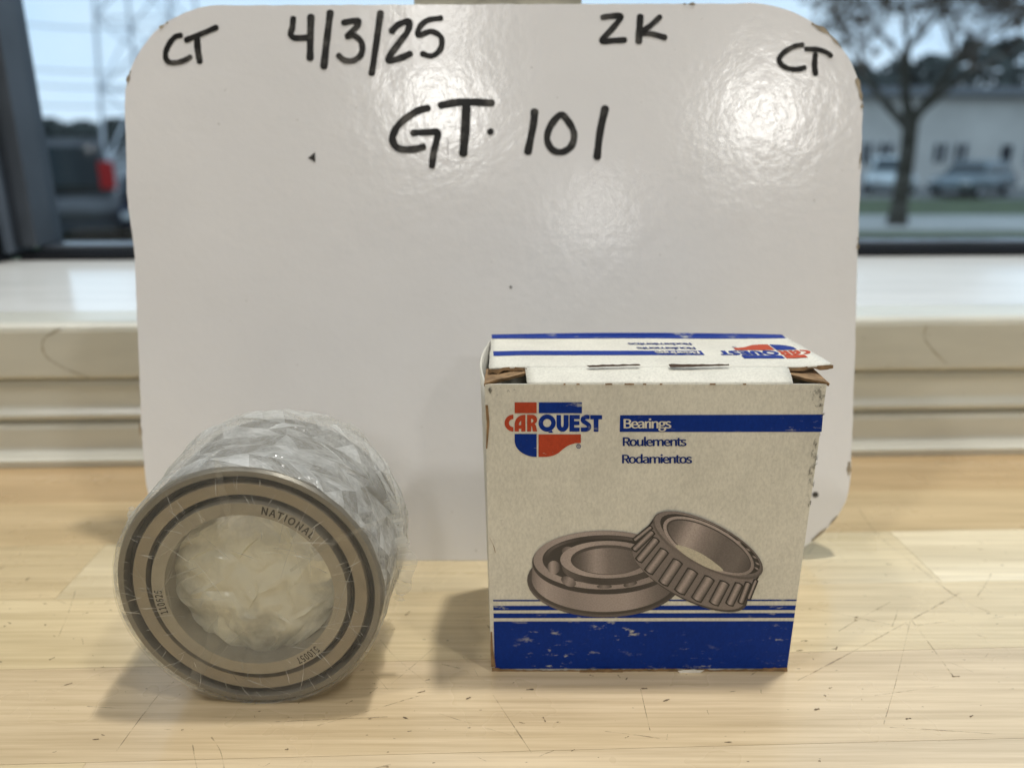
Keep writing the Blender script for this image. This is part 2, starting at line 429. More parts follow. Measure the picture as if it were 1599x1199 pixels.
# ------------------------------------------------------------------ whiteboard, leaning back 11.5 degrees
AL = R(11.5)
B_P = Vector((0, on_z(800, 875).y, 0)); B_N = Vector((0, -math.cos(AL), math.sin(AL)))
B_UP = Vector((0, math.sin(AL), math.cos(AL)))
def on_board(x, y): return hit(x, y, B_P, B_N)
board = empty('whiteboard', (0, B_P.y, 0))
tag(board, 'glossy white sign board with rounded corners and black marker writing', 'whiteboard')
def to_local(o, f): return lambda x, y: f(x, y) - o.location
onb = to_local(board, on_board)
def board_mat():
    m, nt, b = new_mat('laminated_white')
    v = geo_coords(nt)
    c = ramp(nt, noise_n(nt, v, 14, 4), [(0.3, (0.74, 0.735, 0.74)), (0.7, (0.79, 0.785, 0.79))])
    sp = ramp(nt, noise_n(nt, v, 420, 1), [(0.79, 0), (0.81, 1)])
    c = mixc(nt, mathn(nt, 'MULTIPLY', sp, 0.35), c, (0.25, 0.23, 0.2))
    L(nt, c, b.inputs['Base Color'])
    b.inputs['Roughness'].default_value = 0.15; b.inputs['Specular IOR Level'].default_value = 0.5
    n1 = noise_n(nt, v, 75, 2, 0.5)
    n2 = noise_n(nt, v, 330, 3, 0.6)
    h = mathn(nt, 'ADD', mathn(nt, 'MULTIPLY', n1, 1.0), mathn(nt, 'MULTIPLY', n2, 0.62))
    bump(nt, b, h, 0.115, 0.0011)
    return m
M_BOARD = board_mat()
M_BEDGE = simple('board_core', (0.30, 0.25, 0.18), 0.7, var=0.4, scale=160)
out_px = [(330, 9), (290, 20), (250, 42), (222, 75), (203, 110), (195, 152), (198, 300), (210, 400), (215, 520), (222, 690), (232, 772), (256, 815), (292, 848), (336, 869), (385, 875),
          (1175, 875), (1222, 868), (1266, 847), (1302, 813), (1325, 768), (1330, 690), (1336, 520), (1339, 400), (1345, 250), (1347, 160), (1338, 119), (1318, 80), (1280, 42), (1230, 16), (1180, 6), (760, 7)]
def densify(pl, step=9):
    out = []
    for a, b_ in zip(pl, pl[1:] + pl[:1]):
        n = max(1, int(math.hypot(b_[0] - a[0], b_[1] - a[1]) / step))
        for i in range(n): out.append((a[0] + (b_[0] - a[0]) * i / n, a[1] + (b_[1] - a[1]) * i / n))
    return out
rb = random.Random(3)
o2 = [(x + rb.uniform(-0.5, 0.5), min(875.0, y + rb.uniform(-0.5, 0.5))) if y < 870 else (x, y) for x, y in catmull(densify(out_px, 45), 4, True)]
bp = [onb(x, y) for x, y in o2]
n = len(bp); back = [p - B_N * 0.004 for p in bp]
zmin = min(p.z for p in back); 
back = [Vector((p.x, p.y, max(p.z, 0.0001))) for p in back]; bp = [Vector((p.x, p.y, max(p.z, 0.0001))) for p in bp]
mesh_obj('face_sheet', bp, [tuple(range(n))], M_BOARD, board)
mesh_obj('board_edge', [p - B_N * 0.00005 for p in bp] + back, [(i, (i + 1) % n, n + (i + 1) % n, n + i) for i in range(n)] + [tuple(range(n, 2 * n))[::-1]], M_BEDGE, board)
def ink_mat():
    m, nt, b = new_mat('marker_ink')
    v = geo_coords(nt)
    f = noise_n(nt, geo_coords(nt, (160, 60, 160), (0.3, 0.4, 0.6)), 1.0, 4, 0.6)
    c = ramp(nt, f, [(0.25, (0.006, 0.006, 0.006)), (0.5, (0.016, 0.015, 0.014)), (0.72, (0.10, 0.094, 0.085))])
    L(nt, c, b.inputs['Base Color']); b.inputs['Roughness'].default_value = 0.38; b.inputs['Specular IOR Level'].default_value = 0.2
    return m
M_INK = ink_mat(); M_FAINT = simple('faint_pencil', (0.33, 0.31, 0.30), 0.5)
lift_k = [0]
def write(name, strokes, ox, oy, sc):
    """strokes in the pixels of an enlarged crop: (points, width[, closed])"""
    allv = []; allf = []
    P = []; F = []
    for st in strokes:
        pts, wd = st[0], st[1]; closed = len(st) > 2 and st[2]
        vs, fs = ribbon([(ox + x / sc, oy + y / sc) for x, y in pts], wd / sc, closed)
        lift_k[0] += 1; d = B_N * (0.00010 + 0.000012 * (lift_k[0] % 6))
        base = len(P); P += [onb(x, y) + d for x, y in vs]; F += [tuple(base + i for i in f) for f in fs]
    F2 = []
    for f in F:
        nn = (P[f[1]] - P[f[0]]).cross(P[f[2]] - P[f[0]]); F2.append(f if nn.dot(B_N) > 0 else tuple(reversed(f)))
    return mesh_obj(name, P, F2, M_INK, board)
s = 5.711
write('marker_numeral', [([(160, 108), (152, 190), (138, 250), (175, 285), (300, 282)], 56), ([(318, 92), (312, 290), (310, 470)], 64)], 430, 10, s)
write('marker_slash', [([(490, 55), (460, 300), (432, 545)], 64)], 430, 10, s)
write('marker_numeral', [([(605, 150), (690, 135), (742, 135), (725, 185), (640, 272), (700, 262), (768, 325), (768, 425), (700, 485), (620, 485), (562, 440)], 54)], 430, 10, s)
write('marker_slash', [([(938, 58), (905, 300), (860, 605)], 60)], 430, 10, s)
write('marker_numeral', [([(1035, 228), (1100, 165), (1190, 142), (1180, 225), (1110, 320), (1005, 478), (1100, 470), (1205, 425)], 60)], 430, 10, s)
write('marker_numeral', [([(1480, 108), (1360, 128), (1290, 185), (1275, 262), (1390, 228), (1478, 280), (1472, 385), (1395, 445), (1308, 425)], 52)], 430, 10, s)
s = 4.208
write('marker_letter', [([(332, 122), (250, 148), (140, 230), (97, 320), (130, 385), (220, 395), (302, 378)], 48), ([(228, 287), (320, 282), (392, 284), (385, 340), (366, 420), (356, 505)], 46)], 590, 140, s)
write('marker_letter', [([(410, 106), (550, 84), (752, 90)], 50), ([(582, 105), (575, 260), (561, 425)], 58)], 590, 140, s)
write('marker_dot', [([(735, 274), (745, 282)], 44)], 590, 140, s)
write('marker_numeral', [([(1030, 142), (1022, 230), (985, 415)], 50)], 590, 140, s)
write('marker_numeral', [([(1200, 168), (1135, 240), (1112, 325), (1145, 395), (1210, 412), (1272, 370), (1289, 290), (1252, 212)], 45, True)], 590, 140, s)
write('marker_numeral', [([(1494, 122), (1460, 280), (1440, 448)], 50)], 590, 140, s)
s = 11.99
write('marker_letter', [([(515, 432), (410, 455), (305, 570), (228, 740), (238, 880), (325, 940), (480, 930), (610, 882), (690, 832)], 104)], 240, 20, s)
write('marker_letter', [([(605, 520), (860, 418), (1180, 280)], 108), ([(812, 480), (828, 700), (865, 925)], 122)], 240, 20, s)
s = 3.634
write('marker_letter', [([(74, 101), (130, 94), (180, 97), (135, 160), (72, 234), (130, 233), (204, 229)], 34)], 920, 0, s)
write('marker_letter', [([(290, 95), (285, 170), (281, 240)], 40), ([(402, 98), (345, 150), (298, 188), (360, 196), (432, 216)], 33)], 920, 0, s)
s = 6.663
write('marker_letter', [([(488, 472), (400, 488), (292, 552), (243, 620), (272, 682), (350, 720), (440, 725), (512, 706)], 56)], 1180, 0, s)
write('marker_letter', [([(522, 514), (650, 522), (740, 552), (782, 588)], 54), ([(620, 570), (612, 680), (622, 775)], 60)], 1180, 0, s)
M_SPOT = simple('dark_spot', (0.05, 0.045, 0.04), 0.5)
decal('triangle_mark', ([(481, 247), (492, 238), (492.5, 254)], [(0, 1, 2)]), onb, M_INK, board, B_N, 0.00012)
for (x, y, r) in ((797.5, 448.5, 2.2), (1273, 772, 5.0)):
    decal('spot', (ell(x, y, r, r * 0.9, 0, 14), [tuple(range(14))]), onb, M_SPOT, board, B_N, 0.00012)
decal('pencil_line', ribbon([(699.5, 218), (699, 250)], 1.0), onb, M_FAINT, board, B_N, 0.0001)

for k, (pts, wd) in enumerate((([(1268, 38), (1292, 52), (1312, 74)], 4), ([(1338, 124), (1344, 150), (1346, 168)], 4), ([(1344, 240), (1342, 262)], 3), ([(1340, 372), (1339, 388)], 3), ([(1326, 722), (1325, 740)], 4), ([(1306, 806), (1290, 824), (1268, 843)], 3),
        ([(204, 112), (199, 128)], 3), ([(262, 36), (250, 44)], 3), ([(218, 660), (220, 680)], 3), ([(1068, 7), (1084, 7)], 3))):
    decal('chipped_edge', ribbon(pts, wd, jitter=0.5), onb, M_BEDGE, board, B_N, 0.00015 + 0.00001 * k)
# the pale rough block that props the board up from behind
M_BLOCK = simple('pale_rough_wood', (0.56, 0.55, 0.45), 0.75, var=0.3, scale=60, bump_s=0.6, bscale=260)
pz = Vector((0, 0, 0))
xa = on_board(648, 8).x * 1.03; xb = on_board(907, 8).x * 1.03
top_y = on_board(780, 7).y
bm = bmesh.new()
K = 24; yb_f = top_y + 0.0062
prev = None; hs = [0.2085 + 0.0012 * noise.noise((i * 0.9, 3.3, 0)) for i in range(K + 1)]
for i in range(K + 1):
    x = xa + (xb - xa) * i / K
    zt = hs[i] + 0.02
    row = [bm.verts.new((x, yb_f, 0.0)), bm.verts.new((x, yb_f + 0.028, 0.0)), bm.verts.new((x, yb_f + 0.026, zt)), bm.verts.new((x, yb_f + 0.0005 * noise.noise((i, 0, 9)), zt - 0.001))]
    if prev:
        for q in range(4): bm.faces.new((prev[q], row[q], row[(q + 1) % 4], prev[(q + 1) % 4]))
    else: bm.faces.new(row)
    prev = row
bm.faces.new(prev[::-1]); bmesh.ops.recalc_face_normals(bm, faces=bm.faces[:])
prop = bm_obj('prop_block', bm, M_BLOCK); tag(prop, 'pale rough block behind the whiteboard, only its top edge showing', 'block')

# ------------------------------------------------------------------ carton
Y0 = on_z(990, 1047).y
carton = empty('carton', (0.038, Y0, 0))
tag(carton, 'worn white and blue bearing carton standing on the counter, top flap torn at the corners', 'box')
def carton_mat(name, c, wear=None, wlo=0.66, whi=0.72, sc=(160, 160, 420), amt=0.85, rough=0.5, dirt=0.14, spec=0.3):
    m, nt, b = new_mat(name)
    v = geo_coords(nt)
    f = noise_n(nt, v, 55, 5, 0.6)
    col = ramp(nt, f, [(0.28, [x * (1 - dirt) for x in c]), (0.62, c)])
    sm = ramp(nt, noise_n(nt, geo_coords(nt, (500, 500, 900), (0, 0.5, 0)), 1.0, 3), [(0.66, 0), (0.75, 1)])
    col = mixc(nt, mathn(nt, 'MULTIPLY', sm, 0.30 if wear is None else 0.15), col, [x * 0.35 for x in c])
    fib = noise_n(nt, geo_coords(nt, (1500, 1500, 800), (0, 0.4, 0)), 1.0, 3, 0.7)
    col = mixc(nt, 1.0, col, ramp(nt, fib, [(0.3, 0.86), (0.65, 1.05)]), 'MULTIPLY')
    if wear is not None:
        a = noise_n(nt, geo_coords(nt, sc), 1.0, 4, 0.7)
        mk = noise_n(nt, v, 42, 2)
        wv = mathn(nt, 'MULTIPLY', ramp(nt, a, [(wlo, 0), (whi, 1)]), ramp(nt, mk, [(0.45, 0), (0.6, 1)]))
        col = mixc(nt, mathn(nt, 'MULTIPLY', wv, amt), col, wear)
    L(nt, col, b.inputs['Base Color']); b.inputs['Roughness'].default_value = rough; b.inputs['Specular IOR Level'].default_value = spec if wear is None else 0.12
    bump(nt, b, noise_n(nt, v, 900, 3), 0.10, 0.0004)
    return m
CREAM = (0.70, 0.68, 0.595)
M_CARD = carton_mat('cream_card', CREAM)
M_BLUE = carton_mat('blue_print', (0.003, 0.030, 0.235), wear=(0.5, 0.5, 0.42), dirt=0.12, wlo=0.575, whi=0.66)
M_RED = carton_mat('red_print', (0.46, 0.065, 0.028), wear=(0.55, 0.45, 0.36), dirt=0.15, wlo=0.66, whi=0.72)
M_NAVY = carton_mat('navy_print', (0.010, 0.03, 0.17), wear=(0.5, 0.5, 0.42), dirt=0.1, wlo=0.66, whi=0.72)
M_WPRINT = carton_mat('white_print', (0.72, 0.69, 0.60))
M_BROWN = simple('raw_cardboard', (0.24, 0.15, 0.075), 0.9, var=0.4, scale=300, bump_s=0.5, bscale=900)
M_INSIDE = simple('carton_inside', (0.20, 0.15, 0.10), 0.9, var=0.2, scale=80)
M_FOIL = simple('peeled_white_scrap', (0.8, 0.79, 0.75), 0.3, var=0.1, scale=300)
ZT = on_y(990, 600, Y0).z; FOLD_Y = Y0 + 0.007; ZF = ZT + 0.0029; REAR_Y = Y0 + 0.047
C0 = carton.location
def cl(p): return Vector(p) - C0
onf = lambda x, y: on_y(x, y, Y0) - C0
F_TL, F_TR, F_BR, F_BL = on_y(757, 600, Y0), on_y(1291, 600, Y0), on_y(1229, 1047, Y0), on_y(767, 1047, Y0)
F_BL.z = F_BR.z = 0.0002
def sheet(name, grid, mat, parent, thick, smooth=True):
    """a thin panel from a grid of points, thickened inwards"""
    h = len(grid); wd = len(grid[0]); vs = [cl(p) for r_ in grid for p in r_]
    fs = [(i * wd + j, i * wd + j + 1, (i + 1) * wd + j + 1, (i + 1) * wd + j) for i in range(h - 1) for j in range(wd - 1)]
    o = mesh_obj(name, vs, fs, mat, parent, smooth)
    md = o.modifiers.new('thickness', 'SOLIDIFY'); md.thickness = thick; md.offset = -1
    return o
def lerp(a, b_, t): return Vector(a) * (1 - t) + Vector(b_) * t
def grid4(tl, tr, br, bl, nu, nv, f=None):
    """rows from bottom to top; f(u, v) -> extra offset"""
    out = []
    for j in range(nv + 1):
        v = j / nv; row = []
        for i in range(nu + 1):
            u = i / nu; p = lerp(lerp(bl, br, u), lerp(tl, tr, u), v)
            if f: p = p + Vector(f(u, v))
            row.append(p)
        out.append(row)
    return out
front = sheet('front_panel', grid4(F_TL, F_TR, F_BR, F_BL, 1, 1), M_CARD, carton, 0.0005, False)
xr = 0.0869
R_TL, R_TR, R_BR, R_BL = Vector((-0.0072, REAR_Y, ZF)), Vector((xr, REAR_Y, ZF)), Vector((F_BR.x, REAR_Y, 0.0002)), Vector((F_BL.x, REAR_Y, 0.0002))
in_y = Vector((0, 0.0006, 0))
left = sheet('left_panel', grid4(R_TL + Vector((0, 0, -0.0028)), F_TL + in_y, F_BL + in_y, R_BL, 10, 8, lambda u, v: (-0.0022 * math.sin(math.pi * u) * (0.35 + 0.65 * v), 0, 0)), M_CARD, carton, 0.0005)
right = sheet('right_panel', grid4(F_TR + in_y, R_TR + Vector((-0.002, 0, -0.0028)), R_BR, F_BR + in_y, 8, 6, lambda u, v: (0.0010 * math.sin(math.pi * u) * math.sin(math.pi * v), 0, 0)), M_CARD, carton, 0.0005)
backp = sheet('back_panel', grid4(R_TR + Vector((-0.0025, 0.0002, -0.001)), R_TL + Vector((0.0005, 0.0002, -0.001)), R_BL + Vector((0.0006, 0.0002, 0)), R_BR + Vector((-0.0006, 0.0002, 0)), 1, 1), M_CARD, carton, 0.0005, False)
mesh_obj('bottom_panel', [cl(p) for p in (F_BL + Vector((0.0006, 0.0006, 0.0003)), F_BR + Vector((-0.0006, 0.0006, 0.0003)), R_BR + Vector((-0.0006, -0.0006, 0.0003)), R_BL + Vector((0.0006, -0.0006, 0.0003)))], [(0, 1, 2, 3)], M_INSIDE, carton)
# top flap: a sloping tuck strip at the front, the flat flap, and a rounded blue fold at the rear
def strip_pt(x, y):
    n_ = Vector((0, -(ZF - ZT), (FOLD_Y - Y0))).normalized()
    return hit(x, y, (0, Y0, ZT), n_)
SX0 = strip_pt(823, 588).x; SX1 = strip_pt(1234, 588).x
tuck = sheet('tuck_strip', grid4((SX0 - 0.0006, FOLD_Y, ZF), (SX1 + 0.0006, FOLD_Y, ZF), (SX1, Y0 + 0.0002, ZT + 0.0001), (SX0, Y0 + 0.0002, ZT + 0.0001), 28, 8,
     lambda u, v: (0, 0, 0.0003 * math.sin(math.pi * v) + 0.00025 * noise.noise((u * 9, v * 2, 1)) * math.sin(math.pi * v))), M_CARD, carton, 0.0004)
def flap_z(u, v):
    return 0.0003 * noise.noise((u * 4, v * 2, 5)) * math.sin(math.pi * min(1, v * 1.0))
FX0, FX1 = -0.0064, 0.0879
fg = []
NU, NV = 40, 12
for j in range(NV + 1):
    v = j / NV; row = []
    for i in range(NU + 1):
        u = i / NU
        x0_ = FX0 + 0.0003 * noise.noise((v * 6, 0, 2)) - 0.0002 * v; x1_ = FX1 - 0.0012 * max(0, v - 0.15) + 0.0003 * noise.noise((v * 7, 4, 2))
        x = x0_ + (x1_ - x0_) * u
        z = ZF
        e = max(0, (u - 0.9) / 0.1); z += 0.0009 * e * e * (1 - v)         # the torn corner lifts a little
        e2 = max(0, (0.1 - u) / 0.1); z -= 0.0004 * e2 * (1 - v)
        row.append(Vector((x, FOLD_Y + (REAR_Y - 0.004 - FOLD_Y) * v, z)))
    fg.append(row)
flap = sheet('top_flap', fg, M_CARD, carton, 0.0005)
rg_ = []
for j in range(7):
    a = j / 6 * R(85); row = []
    for i in range(NU + 1):
        u = i / NU; x = FX0 - 0.0002 + (FX1 - 0.0012 - FX0 - 0.005 * (j / 6) ** 1.5) * u
        wob = 0.0005 * noise.noise((u * 5, 7, 0)) * j / 6
        row.append(Vector((x, REAR_Y - 0.004 + 0.0042 * math.sin(a), ZF + 0.0002 - 0.0042 * (1 - math.cos(a)) + wob + (0.0006 * math.sin(math.pi * u) if j else 0.0))))
    rg_.append(row)
sheet('rear_fold', rg_, M_BLUE, flap, 0.0005)

# printing: the front layout, and the same layout turned round on the flap
Nf = Vector((0, -1, 0)); Nt = Vector((0, 0, 1))
def corner_lift(x, y):
    u = (x - FX0) / (FX1 - FX0); v = (y - FOLD_Y) / (REAR_Y - 0.004 - FOLD_Y)
    e = max(0, (u - 0.9) / 0.1); e2 = max(0, (0.1 - u) / 0.1)
    return 0.0009 * e * e * (1 - v) - 0.0004 * e2 * (1 - v)
def ont(x, y):
    p = on_y(x, y, Y0); return Vector((0.0852 - p.x, 0.3009 + (Y0 - 0.2) - p.z, ZF + corner_lift(0.0852 - p.x, 0.3009 + (Y0 - 0.2) - p.z))) - C0
lz = lambda pts: [(780 + x / 8.883, 610 + y / 8.883) for x, y in pts]
def arc(cx, cy, rx, ry, a0, a1, n=18): return [(cx + rx * math.cos(R(a0 + (a1 - a0) * i / n)), cy + ry * math.sin(R(a0 + (a1 - a0) * i / n))) for i in range(n + 1)]
def rect(x0, y0, x1, y1): return [(x0, y0), (x1, y0), (x1, y1), (x0, y1)]
S_path = [(1248, 363), (1195, 363), (1158, 385), (1160, 418), (1205, 448), (1240, 480), (1235, 520), (1190, 536), (1128, 536)]
logo = [
 ('logo_block', 'R', [rect(210, 160, 515, 310)]), ('logo_block', 'B', [rect(545, 160, 1143, 310)]),
 ('logo_letter', 'R', [arc(192, 446, 122, 117, 270, 90, 24) + arc(192, 446, 61, 56, 90, 270, 20)]),
 ('logo_letter', 'R', [[(210, 563), (210, 460)] + arc(345, 462, 135, 131, 180, 270) + [(360, 331), (360, 563), (302, 563), (302, 524), (268, 524), (268, 563)], [(268, 474), (300, 474), (300, 412)] + arc(318, 474, 50, 62, 250, 180, 8)[1:]]),
 ('logo_letter', 'R', [[(382, 331), (452, 331)] + arc(455, 400, 66, 69, 270, 400) + [(488, 456), (505, 480), (522, 563), (462, 563), (452, 500), (440, 486), (438, 563), (382, 563)], [(438, 388)] + arc(444, 414, 24, 27, -90, 90, 10) + [(438, 442)]]),
 ('logo_letter', 'B', [arc(660, 446, 119, 119, 55, 340 + 55, 60)[:-1] + [(722, 548), (746, 580), (690, 580), (668, 564)], ell(660, 446, 57, 57, 0, 30)]),
 ('logo_letter', 'B', [[(790, 335), (853, 335), (853, 470)] + arc(871, 470, 18, 35, 180, 0, 10) + [(889, 335), (958, 335), (958, 470)] + arc(874, 470, 84, 96, 0, 180, 20)]),
 ('logo_letter', 'B', [[(970, 335), (1113, 335), (1113, 390), (1035, 390), (1035, 421), (1108, 421), (1108, 474), (1035, 474), (1035, 508), (1110, 508), (1110, 564), (970, 564)]]),
 ('logo_letter', 'B', [[(1258, 337), (1423, 337), (1423, 394), (1372, 394), (1372, 565), (1306, 565), (1306, 394), (1258, 394)]]),
 ('logo_block', 'B', [[(210, 597), (515, 597), (515, 915)] + arc(515, 690, 305, 225, 90, 180, 20)]),
 ('logo_block', 'R', [[(540, 603), (1128, 603), (1128, 722)] + catmull([(1050, 726), (960, 755), (890, 800), (820, 858), (740, 898), (650, 914)], 6) + [(540, 915)]]),
]
def bold_text(t, x0, y0, x1, y1, mp, mat, parent, nrm, lift):
    V = []; F = []; vs, fs = text_in_box(t, x0 + 0.6, y0 + 0.2, x1 - 0.6, y1 - 0.2, 0.0, 0.93)
    for k, (dx, dy) in enumerate(((-0.6, 0), (-0.2, 0.2), (0.2, -0.2), (0.6, 0))):
        base = len(V); d = Vector(nrm) * (lift + 0.000008 * k)
        P = [mp(x + dx, y + dy) + d for x, y in vs]; V += P
        for f in fs:
            nn = (P[f[1]] - P[f[0]]).cross(P[f[2]] - P[f[0]]); F.append(tuple(base + i for i in (f if nn.dot(Vector(nrm)) > 0 else tuple(reversed(f)))))
    return mesh_obj('title_lettering', V, F, mat, parent)
def print_layout(mp, nrm, parent, bar_x1):
    k = 0
    for nm, c, loops in logo:
        decal(nm, fill2d([lz(l) for l in loops]), mp, M_RED if c == 'R' else M_BLUE, parent, nrm, 0.00012)
    sv, sf = ribbon(lz(S_path), 58 / 8.883, jitter=0, cap=False)
    decal('logo_letter', (sv, sf), mp, M_BLUE, parent, nrm, 0.00013)
    decal('registered_mark', fill2d([lz(ell(1097, 768, 32, 32, 0, 24)), lz(ell(1097, 768, 24, 24, 0, 24))]), mp, M_NAVY, parent, nrm, 0.00012)
    rv, rf = text_in_box('R', 0, 0, 1, 1)
    a = lz([(1085, 750), (1112, 787)])
    decal('registered_mark', text_in_box('R', a[0][0], a[0][1], a[1][0], a[1][1]), mp, M_NAVY, parent, nrm, 0.00012)
    nb = 48; bt = [(968.2 + (bar_x1 - 968.2) * i / nb, 648 - i / nb) for i in range(nb + 1)] + [(967.6 + (bar_x1 - 2.2 - 967.6) * i / nb, 674) for i in range(nb + 1)]
    decal('title_bar', (bt, [(i, i + 1, nb + 2 + i, nb + 1 + i) for i in range(nb)]), mp, M_BLUE, parent, nrm, 0.00010)
    bold_text('Bearings', 973.6, 652.9, 1048, 673.0, mp, M_WPRINT, parent, nrm, 0.00020)
    bold_text('Roulements', 972.3, 681.4, 1072, 696.3, mp, M_NAVY, parent, nrm, 0.00012)
    bold_text('Rodamientos', 971.2, 708.4, 1080.6, 723.2, mp, M_NAVY, parent, nrm, 0.00012)
print_layout(onf, Nf, front, 1285)
print_layout(ont, Nt, flap, 1321)
bs = [(FX0 + (FX1 - 0.0016 - FX0) * i / 20, REAR_Y - 0.0040, ZF + 0.00012) for i in range(21)]
mesh_obj('stripe', [cl(p) for p in bs] + [cl((p[0], p[1] - 0.0042 - 0.0003 * math.sin(i * 0.5), p[2])) for i, p in enumerate(bs)], [(i, 21 + i, 22 + i, i + 1) for i in range(20)], M_BLUE, flap)
# stripes and blue foot
def band(y0, y1, mat, lift=0.0001, inset=3.0):
    def ex(y): t = (y - 600) / 447; return 757 + 10 * t + inset + 2.5, 1291 - 62 * t - 0.6
    a, b_ = ex(y0), ex(y1)
    decal('stripe', ([(a[0], y0), (a[1], y0 - 0.5), (b_[1], y1 - 0.5), (b_[0], y1)], [(0, 1, 2, 3)]), onf, mat, front, Nf, lift)
band(936, 938.2, M_BLUE); band(945.2, 952.2, M_BLUE); band(957, 964.4, M_BLUE); band(969.6, 1043.5, M_BLUE)
# picture of two bearings, printed flat on the card
def print_mat():
    m, nt, b = new_mat('halftone_print')
    at = N(nt, 'ShaderNodeAttribute'); at.attribute_name = 'print'
    f = noise_n(nt, geo_coords(nt), 2600, 2)
    c = mixc(nt, 1.0, at.outputs['Color'], ramp(nt, f, [(0.3, 0.82), (0.7, 1.14)]), 'MULTIPLY')
    L(nt, c, b.inputs['Base Color']); b.inputs['Roughness'].default_value = 0.42
    return m
M_PRINT = print_mat()
pz_ = lambda x, y: (820 + x / 4.208, 790 + y / 4.208)
def tone(v): return (v * 1.0, v * 0.84, v * 0.78)      # mauve-brown ink
art_k = [0]
ART_V = []; ART_F = []; ART_C = []
def art(vs, fs, cs):
    art_k[0] += 1; d = Nf * (0.00016 + 0.000006 * art_k[0]); base = len(ART_V)
    P = [onf(*pz_(x, y)) + d for x, y in vs]
    ART_V.extend(P); ART_C.extend([tone(c) if isinstance(c, (int, float)) else c for c in cs])
    for f in fs:
        nn = (P[f[1]] - P[f[0]]).cross(P[f[2]] - P[f[0]])
        ART_F.append(tuple(base + i for i in (f if nn.dot(Nf) > 0 else tuple(reversed(f)))))
def stops(t, st):
    if t <= st[0][0]: return st[0][1]
    for (a, va), (b_, vb) in zip(st, st[1:]):
        if t <= b_: return va + (vb - va) * (t - a) / (b_ - a)
    return st[-1][1]
def disc(cx, cy, a, b_, rot, st, n=72, axis=0):
    """filled ellipse shaded along x (axis 0) or y (axis 1) by tone stops"""
    vs = []; fs = []; cs = []
    ring = ell(cx, cy, a, b_, rot, n)
    rows = 24
    xs = [cx - 1.0 * a + 2.0 * a * i / rows for i in range(rows + 1)]
    loc = lambda u, v: (cx + u * math.cos(R(rot)) - v * math.sin(R(rot)), cy + u * math.sin(R(rot)) + v * math.cos(R(rot)))
    for i in range(rows + 1):
        u = -a * math.cos(math.pi * i / rows); h = b_ * math.sqrt(max(0, 1 - (u / a) ** 2))
        for q in range(5):
            v = -h + 2 * h * q / 4; vs.append(loc(u, v)); t = (u / a + 1) / 2 if axis == 0 else (v / b_ + 1) / 2
            cs.append(stops(t, st))
    for i in range(rows):
        for q in range(4):
            fs.append((i * 5 + q, i * 5 + q + 1, (i + 1) * 5 + q + 1, (i + 1) * 5 + q))
    art(vs, fs, cs)
def wallband(e1, e2, t0, t1, st, n=60):
    """strip between two elliptical arcs (side wall of a ring)"""
    A = ell(*e1, n, t0, t1); B = ell(*e2, n, t0, t1); vs = []; fs = []; cs = []
    for i in range(n + 1):
        c = stops(i / n, st); vs += [A[i], B[i]]; cs += [c, c]
    for i in range(n): fs.append((2 * i, 2 * i + 1, 2 * i + 3, 2 * i + 2))
    art(vs, fs, cs)
disc(520, 485, 507, 243, 0, [(0, 0.10), (0.12, 0.16), (0.3, 0.09), (0.6, 0.12), (1, 0.05)])
disc(520, 478, 500, 232, 0, [(0, 0.07), (0.5, 0.05), (1, 0.04)])
wallband((520, 372, 472, 205, 0), (520, 470, 478, 222, 0), 0, 180, [(0, 0.08), (0.12, 0.10), (0.25, 0.16), (0.4, 0.36), (0.52, 0.33), (0.66, 0.27), (0.8, 0.40), (0.9, 0.26), (1, 0.12)])
disc(520, 366, 474, 207, 0, [(0, 0.05), (0.5, 0.04), (1, 0.05)])
disc(520, 352, 466, 192, 0, [(0, 0.30), (0.2, 0.38), (0.5, 0.34), (0.8, 0.26), (1, 0.2)])
disc(525, 348, 412, 160, 0, [(0, 0.05), (0.3, 0.03), (1, 0.02)])
wallband((525, 340, 398, 148, 0), (527, 330, 372, 118, 0), 180, 345, [(0, 0.05), (0.2, 0.12), (0.4, 0.04), (0.7, 0.10), (1, 0.03)])
disc(188, 400, 42, 44, 0, [(0, 0.10), (0.35, 0.42), (0.7, 0.22), (1, 0.05)])
disc(290, 300, 50, 34, 20, [(0, 0.10), (0.5, 0.28), (1, 0.08)])
disc(285, 492, 52, 30, 25, [(0, 0.06), (0.5, 0.34), (1, 0.10)]); disc(520, 525, 50, 14, 0, [(0, 0.06), (0.5, 0.24), (1, 0.06)]); disc(690, 508, 46, 18, -15, [(0, 0.05), (0.5, 0.22), (1, 0.05)])
wallband((542, 352, 310, 122, 0), (542, 398, 300, 118, 0), 0, 180, [(0, 0.04), (0.3, 0.07), (0.6, 0.05), (0.85, 0.12), (1, 0.06)])
disc(542, 348, 312, 123, 0, [(0, 0.36), (0.25, 0.42), (0.6, 0.33), (1, 0.24)])
disc(545, 350, 246, 98, 0, [(0, 0.06), (0.5, 0.09), (1, 0.06)])
disc(550, 358, 234, 86, 0, [(0, 0.07), (0.12, 0.13), (0.32, 0.36), (0.5, 0.20), (0.75, 0.14), (1, 0.07)])
